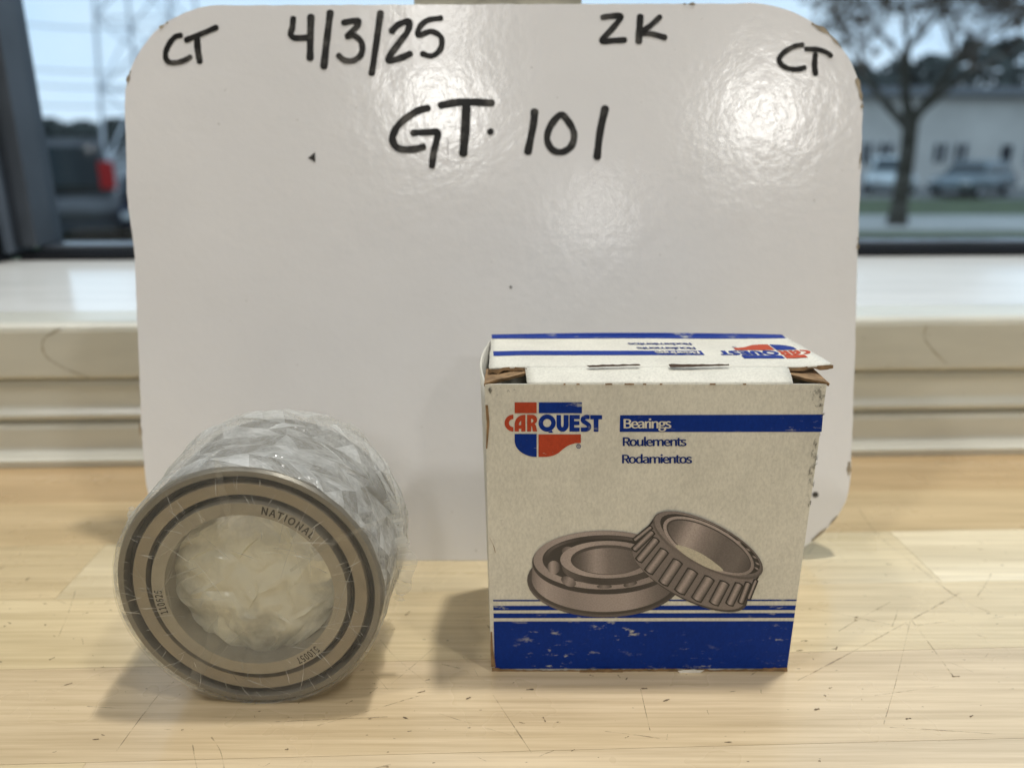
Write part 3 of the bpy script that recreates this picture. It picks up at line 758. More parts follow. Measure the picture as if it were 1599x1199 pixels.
# tapered roller bearing, tilted
RT = 27
e_top = (1197, 255, 395, 143, RT); e_bot = (1075, 447, 410, 152, RT)
disc(1085, 462, 412, 152, RT, [(0, 0.06), (1, 0.05)])
wallband(e_top, e_bot, -12, 196, [(0, 0.10), (0.15, 0.22), (0.35, 0.20), (0.55, 0.17), (0.75, 0.20), (0.9, 0.14), (1, 0.08)])
def roller(tx, ty, bx, by, wd):
    dx, dy = bx - tx, by - ty; l = math.hypot(dx, dy); nx, ny = -dy / l, dx / l
    if nx < 0: nx, ny = -nx, -ny
    nx, ny = (nx * 0.75 + 0.25), ny * 0.75 + 0.10
    for k_, (w_, st) in enumerate(((wd + 16, [(0, 0.02), (1, 0.02)]), (wd, [(0, 0.10), (0.2, 0.20), (0.42, 0.42), (0.62, 0.30), (0.85, 0.16), (1, 0.07)]))):
        vs = []; cs = []; fs = []; e = 8 if k_ == 0 else 0
        for i in range(7):
            t = i / 6; o_ = (t - 0.5) * w_
            sh = 6 * math.sin(math.pi * t)
            vs += [(tx + nx * o_ - dx / l * (e + sh), ty + ny * o_ - dy / l * (e + sh)), (bx + nx * o_ + dx / l * (e + sh), by + ny * o_ + dy / l * (e + sh))]
            c = stops(t, st); cs += [c, c]
        for i in range(6): fs.append((2 * i, 2 * i + 1, 2 * i + 3, 2 * i + 2))
        art(vs, fs, cs)
for a in ((822, 138, 722, 218, 22), (832, 170, 718, 280, 32), (858, 218, 748, 350, 42), (912, 292, 812, 425, 54), (1000, 362, 908, 500, 60), (1098, 425, 1015, 557, 66),
          (1208, 472, 1125, 606, 62), (1308, 502, 1240, 632, 56), (1402, 512, 1342, 636, 44), (1462, 505, 1416, 625, 30), (1512, 488, 1468, 598, 18)): roller(*a)
disc(1199, 252, 399, 147, RT, [(0, 0.10), (0.3, 0.16), (0.6, 0.13), (1, 0.09)])
disc(1200, 246, 388, 136, RT, [(0, 0.20), (0.3, 0.26), (0.6, 0.18), (1, 0.14)])
disc(1213, 244, 362, 122, RT, [(0, 0.03), (1, 0.025)])
for t in range(8):
    a = R(250 + t * 16); x, y = 345 * math.cos(a), 112 * math.sin(a)
    disc(1213 + x * math.cos(R(RT)) - y * math.sin(R(RT)), 244 + x * math.sin(R(RT)) + y * math.cos(R(RT)), 20, 5, RT + 6, [(0, 0.08), (0.5, 0.34), (1, 0.08)], axis=0)
disc(1203, 256, 330, 132, RT + 1, [(0, 0.34), (0.3, 0.42), (0.7, 0.36), (1, 0.24)])
disc(1204, 256, 308, 116, RT + 1, [(0, 0.06), (0.5, 0.05), (1, 0.05)])
disc(1207, 260, 300, 110, RT + 1, [(0, 0.10), (0.1, 0.16), (0.26, 0.44), (0.40, 0.24), (0.62, 0.13), (0.85, 0.15), (1, 0.07)])
# the card seen through its bore
vs_ = catmull([(985, 252), (1050, 262), (1140, 298), (1230, 355), (1300, 418), (1220, 408), (1120, 360), (1035, 305)], 6, True)
v2, f2 = fill2d([vs_])
art([(x, y) for x, y in v2], f2, [(0.50, 0.46, 0.36)] * len(v2))
pic = mesh_obj('bearing_picture', ART_V, ART_F, M_PRINT, front, cols=ART_C)

# torn brown edges
def ragged(name, top, bot, mp, mat, parent, nrm, lift, amp=1.0, seed=1):
    rr = random.Random(seed); vs = []; fs = []; n_ = max(len(top), 2)
    def res(pl, n2):
        seg = [0]
        for a, b_ in zip(pl, pl[1:]): seg.append(seg[-1] + math.hypot(b_[0] - a[0], b_[1] - a[1]))
        out = []
        for i in range(n2 + 1):
            d = seg[-1] * i / n2; k_ = 0
            while k_ < len(pl) - 2 and seg[k_ + 1] < d: k_ += 1
            t = (d - seg[k_]) / ((seg[k_ + 1] - seg[k_]) or 1)
            out.append((pl[k_][0] + (pl[k_ + 1][0] - pl[k_][0]) * t, pl[k_][1] + (pl[k_ + 1][1] - pl[k_][1]) * t))
        return out
    n2 = max(6, int(math.hypot(top[-1][0] - top[0][0], top[-1][1] - top[0][1]) / 5))
    A = res(top, n2); B = res(bot, n2)
    for a, b_ in zip(A, B): vs += [(a[0], a[1] + rr.uniform(-amp, amp)), (b_[0], b_[1] + rr.uniform(-amp, amp) * 0.4)]
    for i in range(n2): fs.append((2 * i, 2 * i + 1, 2 * i + 3, 2 * i + 2))
    return decal(name, (vs, fs), mp, mat, parent, nrm, lift)
ragged('torn_edge', [(768, 1041), (800, 1044), (880, 1045), (960, 1043.5), (1050, 1043), (1120, 1044), (1175, 1043), (1229, 1040)], [(768, 1047), (880, 1047), (1050, 1047), (1229, 1047)], onf, M_BROWN, front, Nf, 0.0003, 0.9, 4)
ragged('torn_edge', [(905, 1043), (940, 1042), (972, 1043)], [(905, 1047), (972, 1047)], onf, M_BROWN, front, Nf, 0.0007, 1.0, 5)
ragged('peeled_scrap', [(1057, 1043.5), (1080, 1042), (1099, 1043)], [(1061, 1047), (1080, 1047), (1093, 1046.6)], onf, M_FOIL, front, Nf, 0.0009, 0.6, 6)
ragged('torn_edge', [(758, 632), (760, 660), (759, 700)], [(762, 632), (764.5, 660), (761, 700)], onf, M_BROWN, front, Nf, 0.0002, 0.3, 8)
ragged('torn_edge', [(764, 838), (770, 850), (773, 862)], [(765, 839), (772, 853), (774, 863)], onf, M_BROWN, front, Nf, 0.0002, 0.3, 9)
ragged('torn_edge', [(766, 985), (766, 1010), (767, 1040)], [(768.5, 985), (770, 1010), (774, 1040)], onf, M_BROWN, front, Nf, 0.0003, 0.3, 10)
for (a, b_, y) in ((880, 883, 599), (900, 905, 599), (945, 956, 599), (975, 990, 599), (1004, 1009, 599), (1030, 1034, 599), (1108, 1117, 599), (1160, 1165, 599)):
    ragged('worn_nick', [(a, y - 0.8), (b_, y - 0.8)], [(a, y + 1.6), (b_, y + 1.6)], onf, M_BROWN, front, Nf, 0.00025, 0.3, a)
stp = lambda x, y: strip_pt(x, y) - C0
Ns = Vector((0, -(ZF - ZT), FOLD_Y - Y0)).normalized()
M_SLIT_SHADE = simple('painted_slit_shade', (0.05, 0.028, 0.015), 0.9)  # flat dark strips on the card paint the shade inside the slits
ragged('slit_shade', [(915, 575), (950, 573.5), (998, 573)], [(920, 578), (950, 577), (1000, 575)], stp, M_SLIT_SHADE, tuck, Ns, 0.0010, 0.5, 21)
ragged('slit_shade', [(1043, 573), (1060, 572.8), (1137, 573)], [(1046, 578), (1064, 578), (1138, 575)], stp, M_SLIT_SHADE, tuck, Ns, 0.0010, 0.5, 22)
# brown thickness of the flap where its corners tore away, and the bent-in dust flaps below
def edge_strip(name, pts3, drop, mat, parent, seed):
    rr = random.Random(seed); vs = []; fs = []
    for i, p in enumerate(pts3):
        p = Vector(p); j = rr.uniform(-0.0002, 0.0002)
        vs += [cl(p + Vector((0, -0.0004 + j, 0.0001))), cl(p + Vector((0, -0.0006 + j, -drop + rr.uniform(-0.0003, 0.0003)))), cl(p + Vector((0, 0.003, -drop)))]
    for i in range(len(pts3) - 1):
        fs += [(3 * i, 3 * i + 1, 3 * i + 4, 3 * i + 3), (3 * i + 1, 3 * i + 2, 3 * i + 5, 3 * i + 4)]
    return mesh_obj(name, vs, fs, mat, parent)
edge_strip('torn_edge', [(FX0 + (SX0 - FX0) * i / 8, FOLD_Y - 0.0006 * math.sin(i), ZF - 0.0002 - 0.0004 * (i < 3)) for i in range(9)], 0.0009, M_BROWN, flap, 31)
edge_strip('torn_edge', [(SX1 + (FX1 - SX1) * i / 8, FOLD_Y - 0.0006 * math.sin(i), ZF - 0.0002 + 0.0009 * (i / 8) ** 2) for i in range(9)], 0.0009, M_BROWN, flap, 32)
def wedge(name, pts, mat, th=0.0009):
    P = [cl(p) for p in pts]; n_ = len(P); Q = [p + Vector((0, 0.0004, -th)) for p in P]
    return mesh_obj(name, P + Q, [tuple(range(n_)), tuple(range(n_, 2 * n_))[::-1]] + [(i, n_ + i, n_ + (i + 1) % n_, (i + 1) % n_) for i in range(n_)], mat, carton)
xl = F_TL.x; xrr = F_TR.x
wedge('dust_flap', [(xl - 0.0002, Y0 - 0.0002, ZT + 0.0002), (xl + 0.0035, Y0 + 0.0008, ZT + 0.0012), (xl + 0.0062, Y0 + 0.0020, ZT + 0.0013), (SX0 - 0.0002, Y0 + 0.0042, ZT + 0.0020), (SX0 - 0.0004, Y0 + 0.012, ZT + 0.0018), (xl, Y0 + 0.012, ZT + 0.0008)], M_BROWN)
wedge('dust_flap', [(SX1 + 0.0004, Y0 + 0.0040, ZT + 0.0016), (SX1 + 0.0035, Y0 + 0.0016, ZT + 0.0012), (xrr - 0.001, Y0 + 0.0002, ZT + 0.0008), (xrr + 0.0007, Y0 - 0.0002, ZT + 0.0003), (xrr + 0.0004, Y0 + 0.012, ZT + 0.0012), (SX1 + 0.0004, Y0 + 0.012, ZT + 0.0018)], M_BROWN)
# grime rubbed into the upper right corner and along the right edge
def grime_mat():
    m, nt, b = new_mat('grime')
    f = noise_n(nt, geo_coords(nt, (700, 700, 500), (0, 0.6, 0)), 1.0, 4, 0.7)
    a = ramp(nt, f, [(0.52, 0), (0.68, 1)])
    L(nt, mathn(nt, 'MULTIPLY', a, 0.75), b.inputs['Alpha']); b.inputs['Base Color'].default_value = (0.05, 0.045, 0.035, 1); b.inputs['Roughness'].default_value = 0.7
    return m
M_GRIME = grime_mat()
decal('grime_patch', (catmull([(1262, 612), (1286, 604), (1289, 640), (1284, 648), (1276, 640), (1268, 625)], 4, True), [tuple(range(24))]), onf, M_GRIME, front, Nf, 0.00024)
decal('grime_patch', (catmull([(1272, 682), (1281, 680), (1270, 760), (1262, 800), (1262, 740)], 4, True), [tuple(range(20))]), onf, M_GRIME, front, Nf, 0.00024)
decal('grime_patch', (catmull([(764, 604), (800, 603), (805, 612), (790, 612), (770, 618)], 4, True), [tuple(range(20))]), onf, M_GRIME, front, Nf, 0.00024)

# ------------------------------------------------------------------ wheel bearing in a plastic bag
BR = 0.0358; BL_ = 0.039
fp = on_z(409, 1102)
BC = Vector((fp.x, fp.y + 0.0006, 0.0))
bearing = empty('wheel_bearing', (BC.x, BC.y, BR + 0.0009))
bearing.rotation_euler = (0, 0, 0)
tag(bearing, 'steel double row wheel bearing standing on edge inside the clear bag', 'bearing')
def steel(name, c, rough, brushed=True):
    m, nt, b = new_mat(name)
    v = coords(nt)
    f = noise_n(nt, v, 160, 4)
    L(nt, ramp(nt, f, [(0.3, [x * 0.85 for x in c]), (0.7, c)]), b.inputs['Base Color'])
    b.inputs['Metallic'].default_value = 0.6; L(nt, ramp(nt, noise_n(nt, v, 300, 3), [(0.3, rough - 0.08), (0.7, rough + 0.1)]), b.inputs['Roughness'])
    ln = N(nt, 'ShaderNodeVectorMath', operation='LENGTH'); mm = N(nt, 'ShaderNodeMapping'); mm.inputs['Scale'].default_value = (1, 0, 1); L(nt, v, mm.inputs['Vector']); L(nt, mm.outputs[0], ln.inputs[0])
    cb = N(nt, 'ShaderNodeCombineXYZ'); L(nt, ln.outputs['Value'], cb.inputs[0])
    turn = noise_n(nt, cb.outputs[0], 2600, 3, 0.7)                       # turning marks
    bump(nt, b, mathn(nt, 'ADD', turn, mathn(nt, 'MULTIPLY', noise_n(nt, v, 700, 2), 0.4)), 0.22, 0.0004)
    return m
M_RACE = steel('ground_steel', (0.37, 0.345, 0.295), 0.36); M_SHIELD = steel('shield_steel', (0.33, 0.29, 0.23), 0.42); M_BODY = steel('dark_steel', (0.24, 0.225, 0.195), 0.4)
M_RUB = simple('black_rubber', (0.022, 0.021, 0.018), 0.6, var=0.3, scale=300)
r = BR
lathe('outer_ring', [(r * 0.937, 0.0008), (r * 0.945, 0.0001), (r * 0.985, 0.0001), (r, 0.0010), (r, BL_ - 0.001), (r * 0.985, BL_), (r * 0.94, BL_), (r * 0.937, BL_ - 0.001), (r * 0.93, 0.006)], M_BODY, bearing)
lathe('seal', [(r * 0.745, 0.0035), (r * 0.936, 0.0032), (r * 0.936, 0.0050), (r * 0.745, 0.0050)], M_RUB, bearing)
lathe('shield', [(r * 0.782, 0.0016), (r * 0.790, 0.0009), (r * 0.880, 0.0006), (r * 0.889, 0.0012), (r * 0.889, 0.0032), (r * 0.782, 0.0033)], M_SHIELD, bearing)
inner = lathe('inner_ring', [(r * 0.631, 0.0006), (r * 0.638, -0.0001), (r * 0.735, -0.0001), (r * 0.744, 0.0006), (r * 0.744, BL_ - 0.001), (r * 0.735, BL_), (r * 0.64, BL_), (r * 0.631, BL_ - 0.001)], M_RACE, bearing)
lathe('rear_seal', [(r * 0.745, BL_ - 0.004), (r * 0.936, BL_ - 0.004), (r * 0.936, BL_ - 0.0025), (r * 0.745, BL_ - 0.0025)], M_RUB, bearing)
M_ETCH = simple('etched_mark', (0.015, 0.013, 0.01), 0.6)
def ring_text(s, a0, a1, h, rmid):
    vs, fs = text2d(s, 0.009, 1.08)
    ax = min(v[0] for v in vs); bx = max(v[0] for v in vs); ay = min(v[1] for v in vs); by = max(v[1] for v in vs)
    P = []
    for x, y in vs:
        a = R(a0 + (a1 - a0) * (x - ax) / (bx - ax)); q = rmid + ((y - ay) / (by - ay) - 0.5) * h
        P.append((q * math.cos(a), -0.00018, q * math.sin(a)))
    mesh_obj('etched_lettering', P, [f if (Vector(P[f[1]]) - Vector(P[f[0]])).cross(Vector(P[f[2]]) - Vector(P[f[0]])).y < 0 else tuple(reversed(f)) for f in fs], M_ETCH, inner)
ring_text('NATIONAL', 77, 41.5, 0.0023, r * 0.694)
ring_text('110625', 196.0, 179.0, 0.0022, r * 0.69)
ring_text('510057', -46, -63, 0.0022, r * 0.69)

def film_mat(name, tint, base, edge, crumple=0.0, dens=False):
    m, nt, b = new_mat(name)
    v = geo_coords(nt)
    b.inputs['Base Color'].default_value = rgb(tint); b.inputs['Roughness'].default_value = 0.16
    b.inputs['Specular IOR Level'].default_value = 0.7
    tl = N(nt, 'ShaderNodeBsdfTranslucent'); tl.inputs[0].default_value = rgb(tint)
    mx = N(nt, 'ShaderNodeMixShader'); mx.inputs[0].default_value = 0.4; L(nt, b.outputs[0], mx.inputs[1]); L(nt, tl.outputs[0], mx.inputs[2])
    tr = N(nt, 'ShaderNodeBsdfTransparent'); tr.inputs[0].default_value = (0.96, 0.955, 0.93, 1)
    lw = N(nt, 'ShaderNodeLayerWeight'); lw.inputs[0].default_value = 0.35
    wn_ = N(nt, 'ShaderNodeTexNoise'); wn_.inputs['Scale'].default_value = 45; wn_.inputs['Detail'].default_value = 2; L(nt, v, wn_.inputs['Vector'])
    wv_ = N(nt, 'ShaderNodeVectorMath', operation='MULTIPLY_ADD'); L(nt, wn_.outputs['Color'], wv_.inputs[0]); wv_.inputs[1].default_value = (0.022, 0.022, 0.022); L(nt, v, wv_.inputs[2])
    mp_ = N(nt, 'ShaderNodeMapping'); mp_.inputs['Scale'].default_value = (1, 0.55, 1); mp_.inputs['Rotation'].default_value = (0.5, 0.3, 0.6); L(nt, wv_.outputs[0], mp_.inputs['Vector'])
    def vor_(scale, feat, out='Distance'):
        q = N(nt, 'ShaderNodeTexVoronoi', feature=feat); q.inputs['Scale'].default_value = scale; L(nt, mp_.outputs[0], q.inputs['Vector']); return q.outputs[out]
    cl2 = noise_n(nt, v, 60, 3, 0.6)
    f = mathn(nt, 'ADD', mathn(nt, 'MULTIPLY', lw.outputs['Facing'], edge), base)
    f = mathn(nt, 'MULTIPLY', f, ramp(nt, cl2, [(0.3, 0.55), (0.7, 1.45)]))
    if crumple or dens:
        at = N(nt, 'ShaderNodeAttribute'); at.attribute_name = 'film_cover'; f = mathn(nt, 'MULTIPLY', f, at.outputs['Fac'])
    f = mathn(nt, 'MINIMUM', f, 0.97)
    m2 = N(nt, 'ShaderNodeMixShader'); L(nt, f, m2.inputs[0]); L(nt, tr.outputs[0], m2.inputs[1]); L(nt, mx.outputs[0], m2.inputs[2])
    L(nt, m2.outputs[0], nt.nodes['Material Output'].inputs[0])
    h = mathn(nt, 'ADD', noise_n(nt, v, 160, 3, 0.55), mathn(nt, 'MULTIPLY', noise_n(nt, v, 520, 2, 0.5), 0.25))
    bump(nt, b, h, 0.5 if crumple else 0.15, 0.0016)
    return m
M_FILM = film_mat('clear_film', (0.80, 0.785, 0.73), 0.105, 0.11)
M_BAG = film_mat('bag_film', (0.84, 0.85, 0.83), 0.33, 0.36, 0.22)
M_WAD = film_mat('bunched_film', (0.93, 0.90, 0.75), 0.95, 0.1, 0.3, True)
bag = empty('plastic_bag', (BC.x, BC.y, 0)); tag(bag, 'crumpled clear plastic bag wrapped tightly round the wheel bearing', 'plastic bag')
CZ = BR + 0.0009
def vor(p, k):
    d, _ = noise.voronoi(Vector(p) * k); return d[0], d[1] - d[0]
def rid(p): return max(0.0, 1 - 2.6 * abs(noise.noise(p))) ** 1.3
NS, NVV = 420, 150
def crumple_mesh(name, pt_fn, nu, nv, mat, rnd, fine=0.0003, cover_fn=None, wrap=True, levels=2, split=24):
    """a crumpled sheet: jittered points, random diagonals, facets split again with finer creases; sharp folds stay sharp"""
    V = []; idx = {}
    for j in range(nv + 1):
        for i in range(nu if wrap else nu + 1):
            ed = (j in (0, nv)) or (not wrap and i in (0, nu))
            jt = 0 if ed else rnd.uniform(-0.45, 0.45); jr = 0 if ed else rnd.uniform(-0.42, 0.42)
            idx[(j, i)] = len(V); V.append(Vector(pt_fn((i + jt + (0.5 * (j % 2) if wrap else 0)) / nu, (j + jr) / nv, rnd)))
    tri = []; cov = []
    for j in range(nv):
        for i in range(nu):
            i2 = (i + 1) % nu if wrap else i + 1
            a_, b2, c, d = idx[(j, i)], idx[(j, i2)], idx[(j + 1, i2)], idx[(j + 1, i)]
            for t in ([(a_, b2, c), (a_, c, d)] if rnd.random() < 0.6 else [(a_, b2, d), (b2, c, d)]):
                tri.append(t); cov.append(0.7 + 0.75 * rnd.random() ** 2)
    for lv in range(levels):
        mid = {}; amp = fine / (2.2 ** lv)
        def md(u, v):
            k_ = (min(u, v), max(u, v))
            if k_ not in mid:
                m_ = (V[u] + V[v]) / 2; out = Vector((m_.x, 0, m_.z - CZ)); out = out.normalized() if out.length > 1e-6 else Vector((0, 1, 0))
                l_ = min(1.0, (V[u] - V[v]).length / 0.004)
                mid[k_] = len(V); V.append(m_ + (out * rnd.uniform(-0.25, 1.0) + Vector((0, rnd.uniform(-0.8, 0.8), 0))) * amp * l_)
            return mid[k_]
        nt_ = []; nc = []
        for (a_, b2, c), cv in zip(tri, cov):
            ab, bc, ca = md(a_, b2), md(b2, c), md(c, a_)
            for f in ((a_, ab, ca), (ab, b2, bc), (ca, bc, c), (ab, bc, ca)): nt_.append(f); nc.append(cv + 0.12 * rnd.uniform(-1, 1))
        tri, cov = nt_, nc
    for v in V: v.z = max(v.z, 0.0003)
    o = mesh_obj(name, V, tri, mat, bag, True)
    at = o.data.attributes.new('film_cover', 'FLOAT', 'FACE')
    for i_, f in enumerate(tri):
        at.data[i_].value = cover_fn((V[f[0]] + V[f[1]] + V[f[2]]) / 3, cov[i_]) if cover_fn else cov[i_]
    sp = o.modifiers.new('folds', 'EDGE_SPLIT'); sp.split_angle = R(split)
    return o
def sleeve_pt(ut, v, rnd):
    a = 2 * math.pi * ut
    top = 0.30 + 0.70 * max(0, math.sin(a - 0.2)) + 0.35 * max(0, math.cos(a + 0.3))
    if v < 0.02: pr, py, amp = r + 0.0006, 0.0002, 0.1
    elif v < 0.72: u = v / 0.72; pr, py, amp = r + 0.0007 + 0.0006 * u, BL_ * u, 0.30 + 0.7 * min(1, u * 1.6)
    else:
        u = (v - 0.72) / 0.28; pr, py, amp = (r + 0.0013) * math.cos(u * 1.5), BL_ + 0.0006 + 0.008 * math.sin(u * 1.5), 1.0 - 0.6 * u
    slow = 0.5 + 0.5 * noise.noise((math.cos(a) * 1.6, py * 45, math.sin(a) * 1.6))
    dr = amp * top * (0.0034 * slow * slow + 0.0018 * rnd.random() ** 1.6)
    q_ = pr + dr
    return (q_ * math.cos(a), py, CZ + q_ * math.sin(a))
crumple_mesh('bag_sleeve', sleeve_pt, 34, 11, M_BAG, random.Random(29), 0.0005, levels=3, split=34)
NS = 300
# film stretched over the front, with folds
fv = []; ff = []; RN = 46
for j in range(RN + 1):
    q = (r + 0.0007) * (1 - j / RN) + 0.0002
    for i in range(NS):
        a = 2 * math.pi * i / NS; p = Vector((q * math.cos(a), 0, q * math.sin(a)))
        edge = (q / r) ** 6
        y = -0.0009 + 0.0006 * edge + 0.00022 * noise.noise(p * 210) * (1 - 0.5 * edge) + 0.00012 * edge * math.sin(a * 61 + 3 * math.sin(a * 5))
        if q < r * 0.62: y += 0.0012 * (1 - (q / (r * 0.62)) ** 2) * (0.6 + 0.6 * noise.noise(p * 60 + Vector((2, 0, 0))))
        fv.append((p.x, min(y, -0.00035) if q > r * 0.6 else y, max(CZ + p.z, 0.0002)))
for j in range(RN):
    for i in range(NS): ff.append((j * NS + i, j * NS + (i + 1) % NS, (j + 1) * NS + (i + 1) % NS, (j + 1) * NS + i))
mesh_obj('bag_front', fv, ff, M_FILM, bag, True)
# a few overlapping folds of film on the front
def fold(pts, wd, seed):
    vs, fs = ribbon([(x, y) for x, y in pts], wd, jitter=0.25)
    Q = [on_y(x, y, BC.y - 0.0013) - bag.location for x, y in vs]
    Q = [Vector((p.x, p.y + 0.0002 * noise.noise(p * 300), p.z)) for p in Q]
    mesh_obj('film_fold', Q, fs, M_FILM, bag, True)
fold([(338, 718), (348, 770), (356, 800), (350, 822)], 11, 1)
fold([(352, 960), (330, 1010), (300, 1064)], 22, 2)
fold([(612, 806), (560, 828), (510, 852), (455, 890)], 7, 3)
fold([(245, 870), (300, 838), (345, 812)], 6, 4)
rc = random.Random(17); CV = []; CF = []
def crease(x0, z0, x1, z1, wd):
    p, q = Vector((x0, 0, z0)), Vector((x1, 0, z1)); d = (q - p); l = d.length
    if l < 1e-5: return
    nrm_ = Vector((-d.z, 0, d.x)) / l; base = len(CV); K_ = 6; bow = rc.uniform(-0.06, 0.06) * l
    for i in range(K_ + 1):
        t = i / K_; c = p + d * t + nrm_ * bow * math.sin(math.pi * t); h = wd * (0.15 + 0.85 * math.sin(math.pi * min(1, max(0, t)))) * rc.uniform(0.6, 1.3)
        for sg in (-1, 1):
            v = c + nrm_ * h * sg; CV.append((v.x, -0.00125 - 0.0002 * rc.random(), max(CZ + v.z, 0.0004)))
    for i in range(K_): CF.append((base + 2 * i, base + 2 * i + 1, base + 2 * i + 3, base + 2 * i + 2))
for k in range(120):
    a = rc.uniform(0, 2 * math.pi); q0 = r * rc.uniform(0.60, 0.97); ln_ = rc.uniform(0.0015, 0.0065); da = a + rc.gauss(0, 0.35)
    x0, z0 = q0 * math.cos(a), q0 * math.sin(a); x1, z1 = x0 + ln_ * math.cos(da), z0 + ln_ * math.sin(da)
    if math.hypot(x1, z1) < r * 0.99: crease(x0, z0, x1, z1, rc.uniform(0.00005, 0.00015))
for k in range(34):
    a = rc.uniform(0, 2 * math.pi); q0 = r * rc.uniform(0.1, 0.95); a2 = a + rc.uniform(-0.9, 0.9); q1 = r * rc.uniform(0.3, 0.97)
    crease(q0 * math.cos(a), q0 * math.sin(a), q1 * math.cos(a2), q1 * math.sin(a2), rc.uniform(0.00004, 0.00011))
M_CREASE = film_mat('film_crease', (0.86, 0.85, 0.78), 0.42, 0.1)
cr_o = mesh_obj('film_creases', CV, CF, M_CREASE, bag); cr_o['kind'] = 'stuff'
# the bag's tail bunched up inside the bore
def wad_pt(u, v, rnd):
    x, y = 2 * u - 1, 2 * v - 1; x, y = x * math.sqrt(1 - y * y / 2), y * math.sqrt(1 - x * x / 2); k_ = math.hypot(x, y); q = r * 0.624
    return (x * q, 0.0022 + 0.0055 * max(0, k_ - 0.45) ** 1.5 + 0.0022 * rnd.random(), CZ + y * q)
def wad_cover(c, d):
    k_ = math.hypot(c.x, c.z - CZ) / (r * 0.624); return max(0.4, min(1.2, 1.25 - 0.7 * max(0, k_ - 0.5) / 0.5))
crumple_mesh('bunched_tail', wad_pt, 9, 9, M_WAD, random.Random(8), 0.0007, wad_cover, wrap=False, levels=2, split=40)
# loose pleats that stand off the sleeve
def pleat(px, wd, seed, depth):
    vs, fs = ribbon(px, wd, jitter=0.3); rr = random.Random(seed)
    Q = [on_y(x, y, BC.y + depth) - bag.location for x, y in vs]
    Q = [Vector((p.x, p.y + 0.0012 * noise.noise(p * 160 + Vector((seed, 0, 0))), max(p.z, 0.0003))) for p in Q]
    o = mesh_obj('loose_pleat', Q, fs, M_BAG, bag, False); at = o.data.attributes.new('film_cover', 'FLOAT', 'FACE')
    for d_ in at.data: d_.value = rr.uniform(0.6, 1.3)
pleat([(206, 795), (208, 815), (216, 830)], 14, 1, 0.004)
pleat([(626, 845), (634, 890), (624, 930)], 24, 2, 0.016)
pleat([(612, 780), (622, 815), (628, 850)], 18, 3, 0.018)

# ------------------------------------------------------------------ outdoors, beyond the glass
GZ = -2.15
def og(x, y): return on_z(x, y, GZ)
sky_r = 420
vs = []; fs = []; NA, NB = 72, 24
for j in range(NB + 1):
    e = R(-6 + 96 * j / NB)
    for i in range(NA): a = 2 * math.pi * i / NA; vs.append((sky_r * math.cos(e) * math.cos(a), 2.0 + sky_r * math.cos(e) * math.sin(a), sky_r * math.sin(e)))
for j in range(NB):
    for i in range(NA):
        f = (j * NA + i, j * NA + (i + 1) % NA, (j + 1) * NA + (i + 1) % NA, (j + 1) * NA + i)
        if all(vs[q][1] > 1.0 - 2.5 * max(0, vs[q][2]) for q in f): fs.append(f)     # the room's own roof and walls hide the rest
ms, nt, b = new_mat('overcast_sky'); nt.nodes.remove(b)
em = N(nt, 'ShaderNodeEmission'); em.inputs[1].default_value = 1.25
cl_n = noise_n(nt, geo_coords(nt, (1, 1, 3)), 0.006, 4)
L(nt, ramp(nt, cl_n, [(0.3, (0.46, 0.67, 0.87)), (0.7, (0.66, 0.80, 0.90))]), em.inputs[0]); L(nt, em.outputs[0], nt.nodes['Material Output'].inputs[0])
sky = mesh_obj('sky', vs, fs, ms); tag(sky, kind='structure')
M_ASPH = simple('asphalt', (0.16, 0.165, 0.17), 0.85, var=0.25, scale=0.8)
M_GRASS = simple('lawn', (0.075, 0.10, 0.045), 0.95, var=0.4, scale=1.4)
M_CONC = simple('concrete', (0.42, 0.42, 0.40), 0.85, var=0.15, scale=0.6)
g = mesh_obj('ground', [(-400, 1.0, GZ), (400, 1.0, GZ), (400, 430, GZ), (-400, 430, GZ)], [(0, 1, 2, 3)], M_ASPH); tag(g, kind='structure')
def strip_ground(name, y0, y1, mat, lift):
    d0 = og(1400, y0).y; d1 = og(1400, y1).y
    o = mesh_obj(name, [(-90, d0, GZ + lift), (90, d0, GZ + lift), (90, d1, GZ + lift), (-90, d1, GZ + lift)], [(0, 1, 2, 3)], mat); tag(o, kind='structure'); return o
strip_ground('verge', 420, 361, M_GRASS, 0.01)
strip_ground('pavement', 361, 337, M_CONC, 0.014)
strip_ground('lawn', 337, 312, M_GRASS, 0.01)
kb = bmesh.new(); d0 = og(1400, 312).y
pk = [(x, d0 + 0.35 * math.sin(x * 0.22) + max(0, x - 14) * 0.35) for x in range(-40, 61, 2)]
for (xa_, ya_), (xb_, yb_) in zip(pk, pk[1:]):
    q = [kb.verts.new(v) for v in ((xa_, ya_, GZ), (xb_, yb_, GZ), (xb_, yb_, GZ + 0.15), (xa_, ya_, GZ + 0.15), (xa_, ya_ + 0.3, GZ + 0.15), (xb_, yb_ + 0.3, GZ + 0.15))]
    kb.faces.new((q[0], q[1], q[2], q[3])); kb.faces.new((q[3], q[2], q[5], q[4]))
bmesh.ops.remove_doubles(kb, verts=kb.verts[:], dist=1e-4)
tag(bm_obj('kerb', kb, M_CONC), kind='structure')

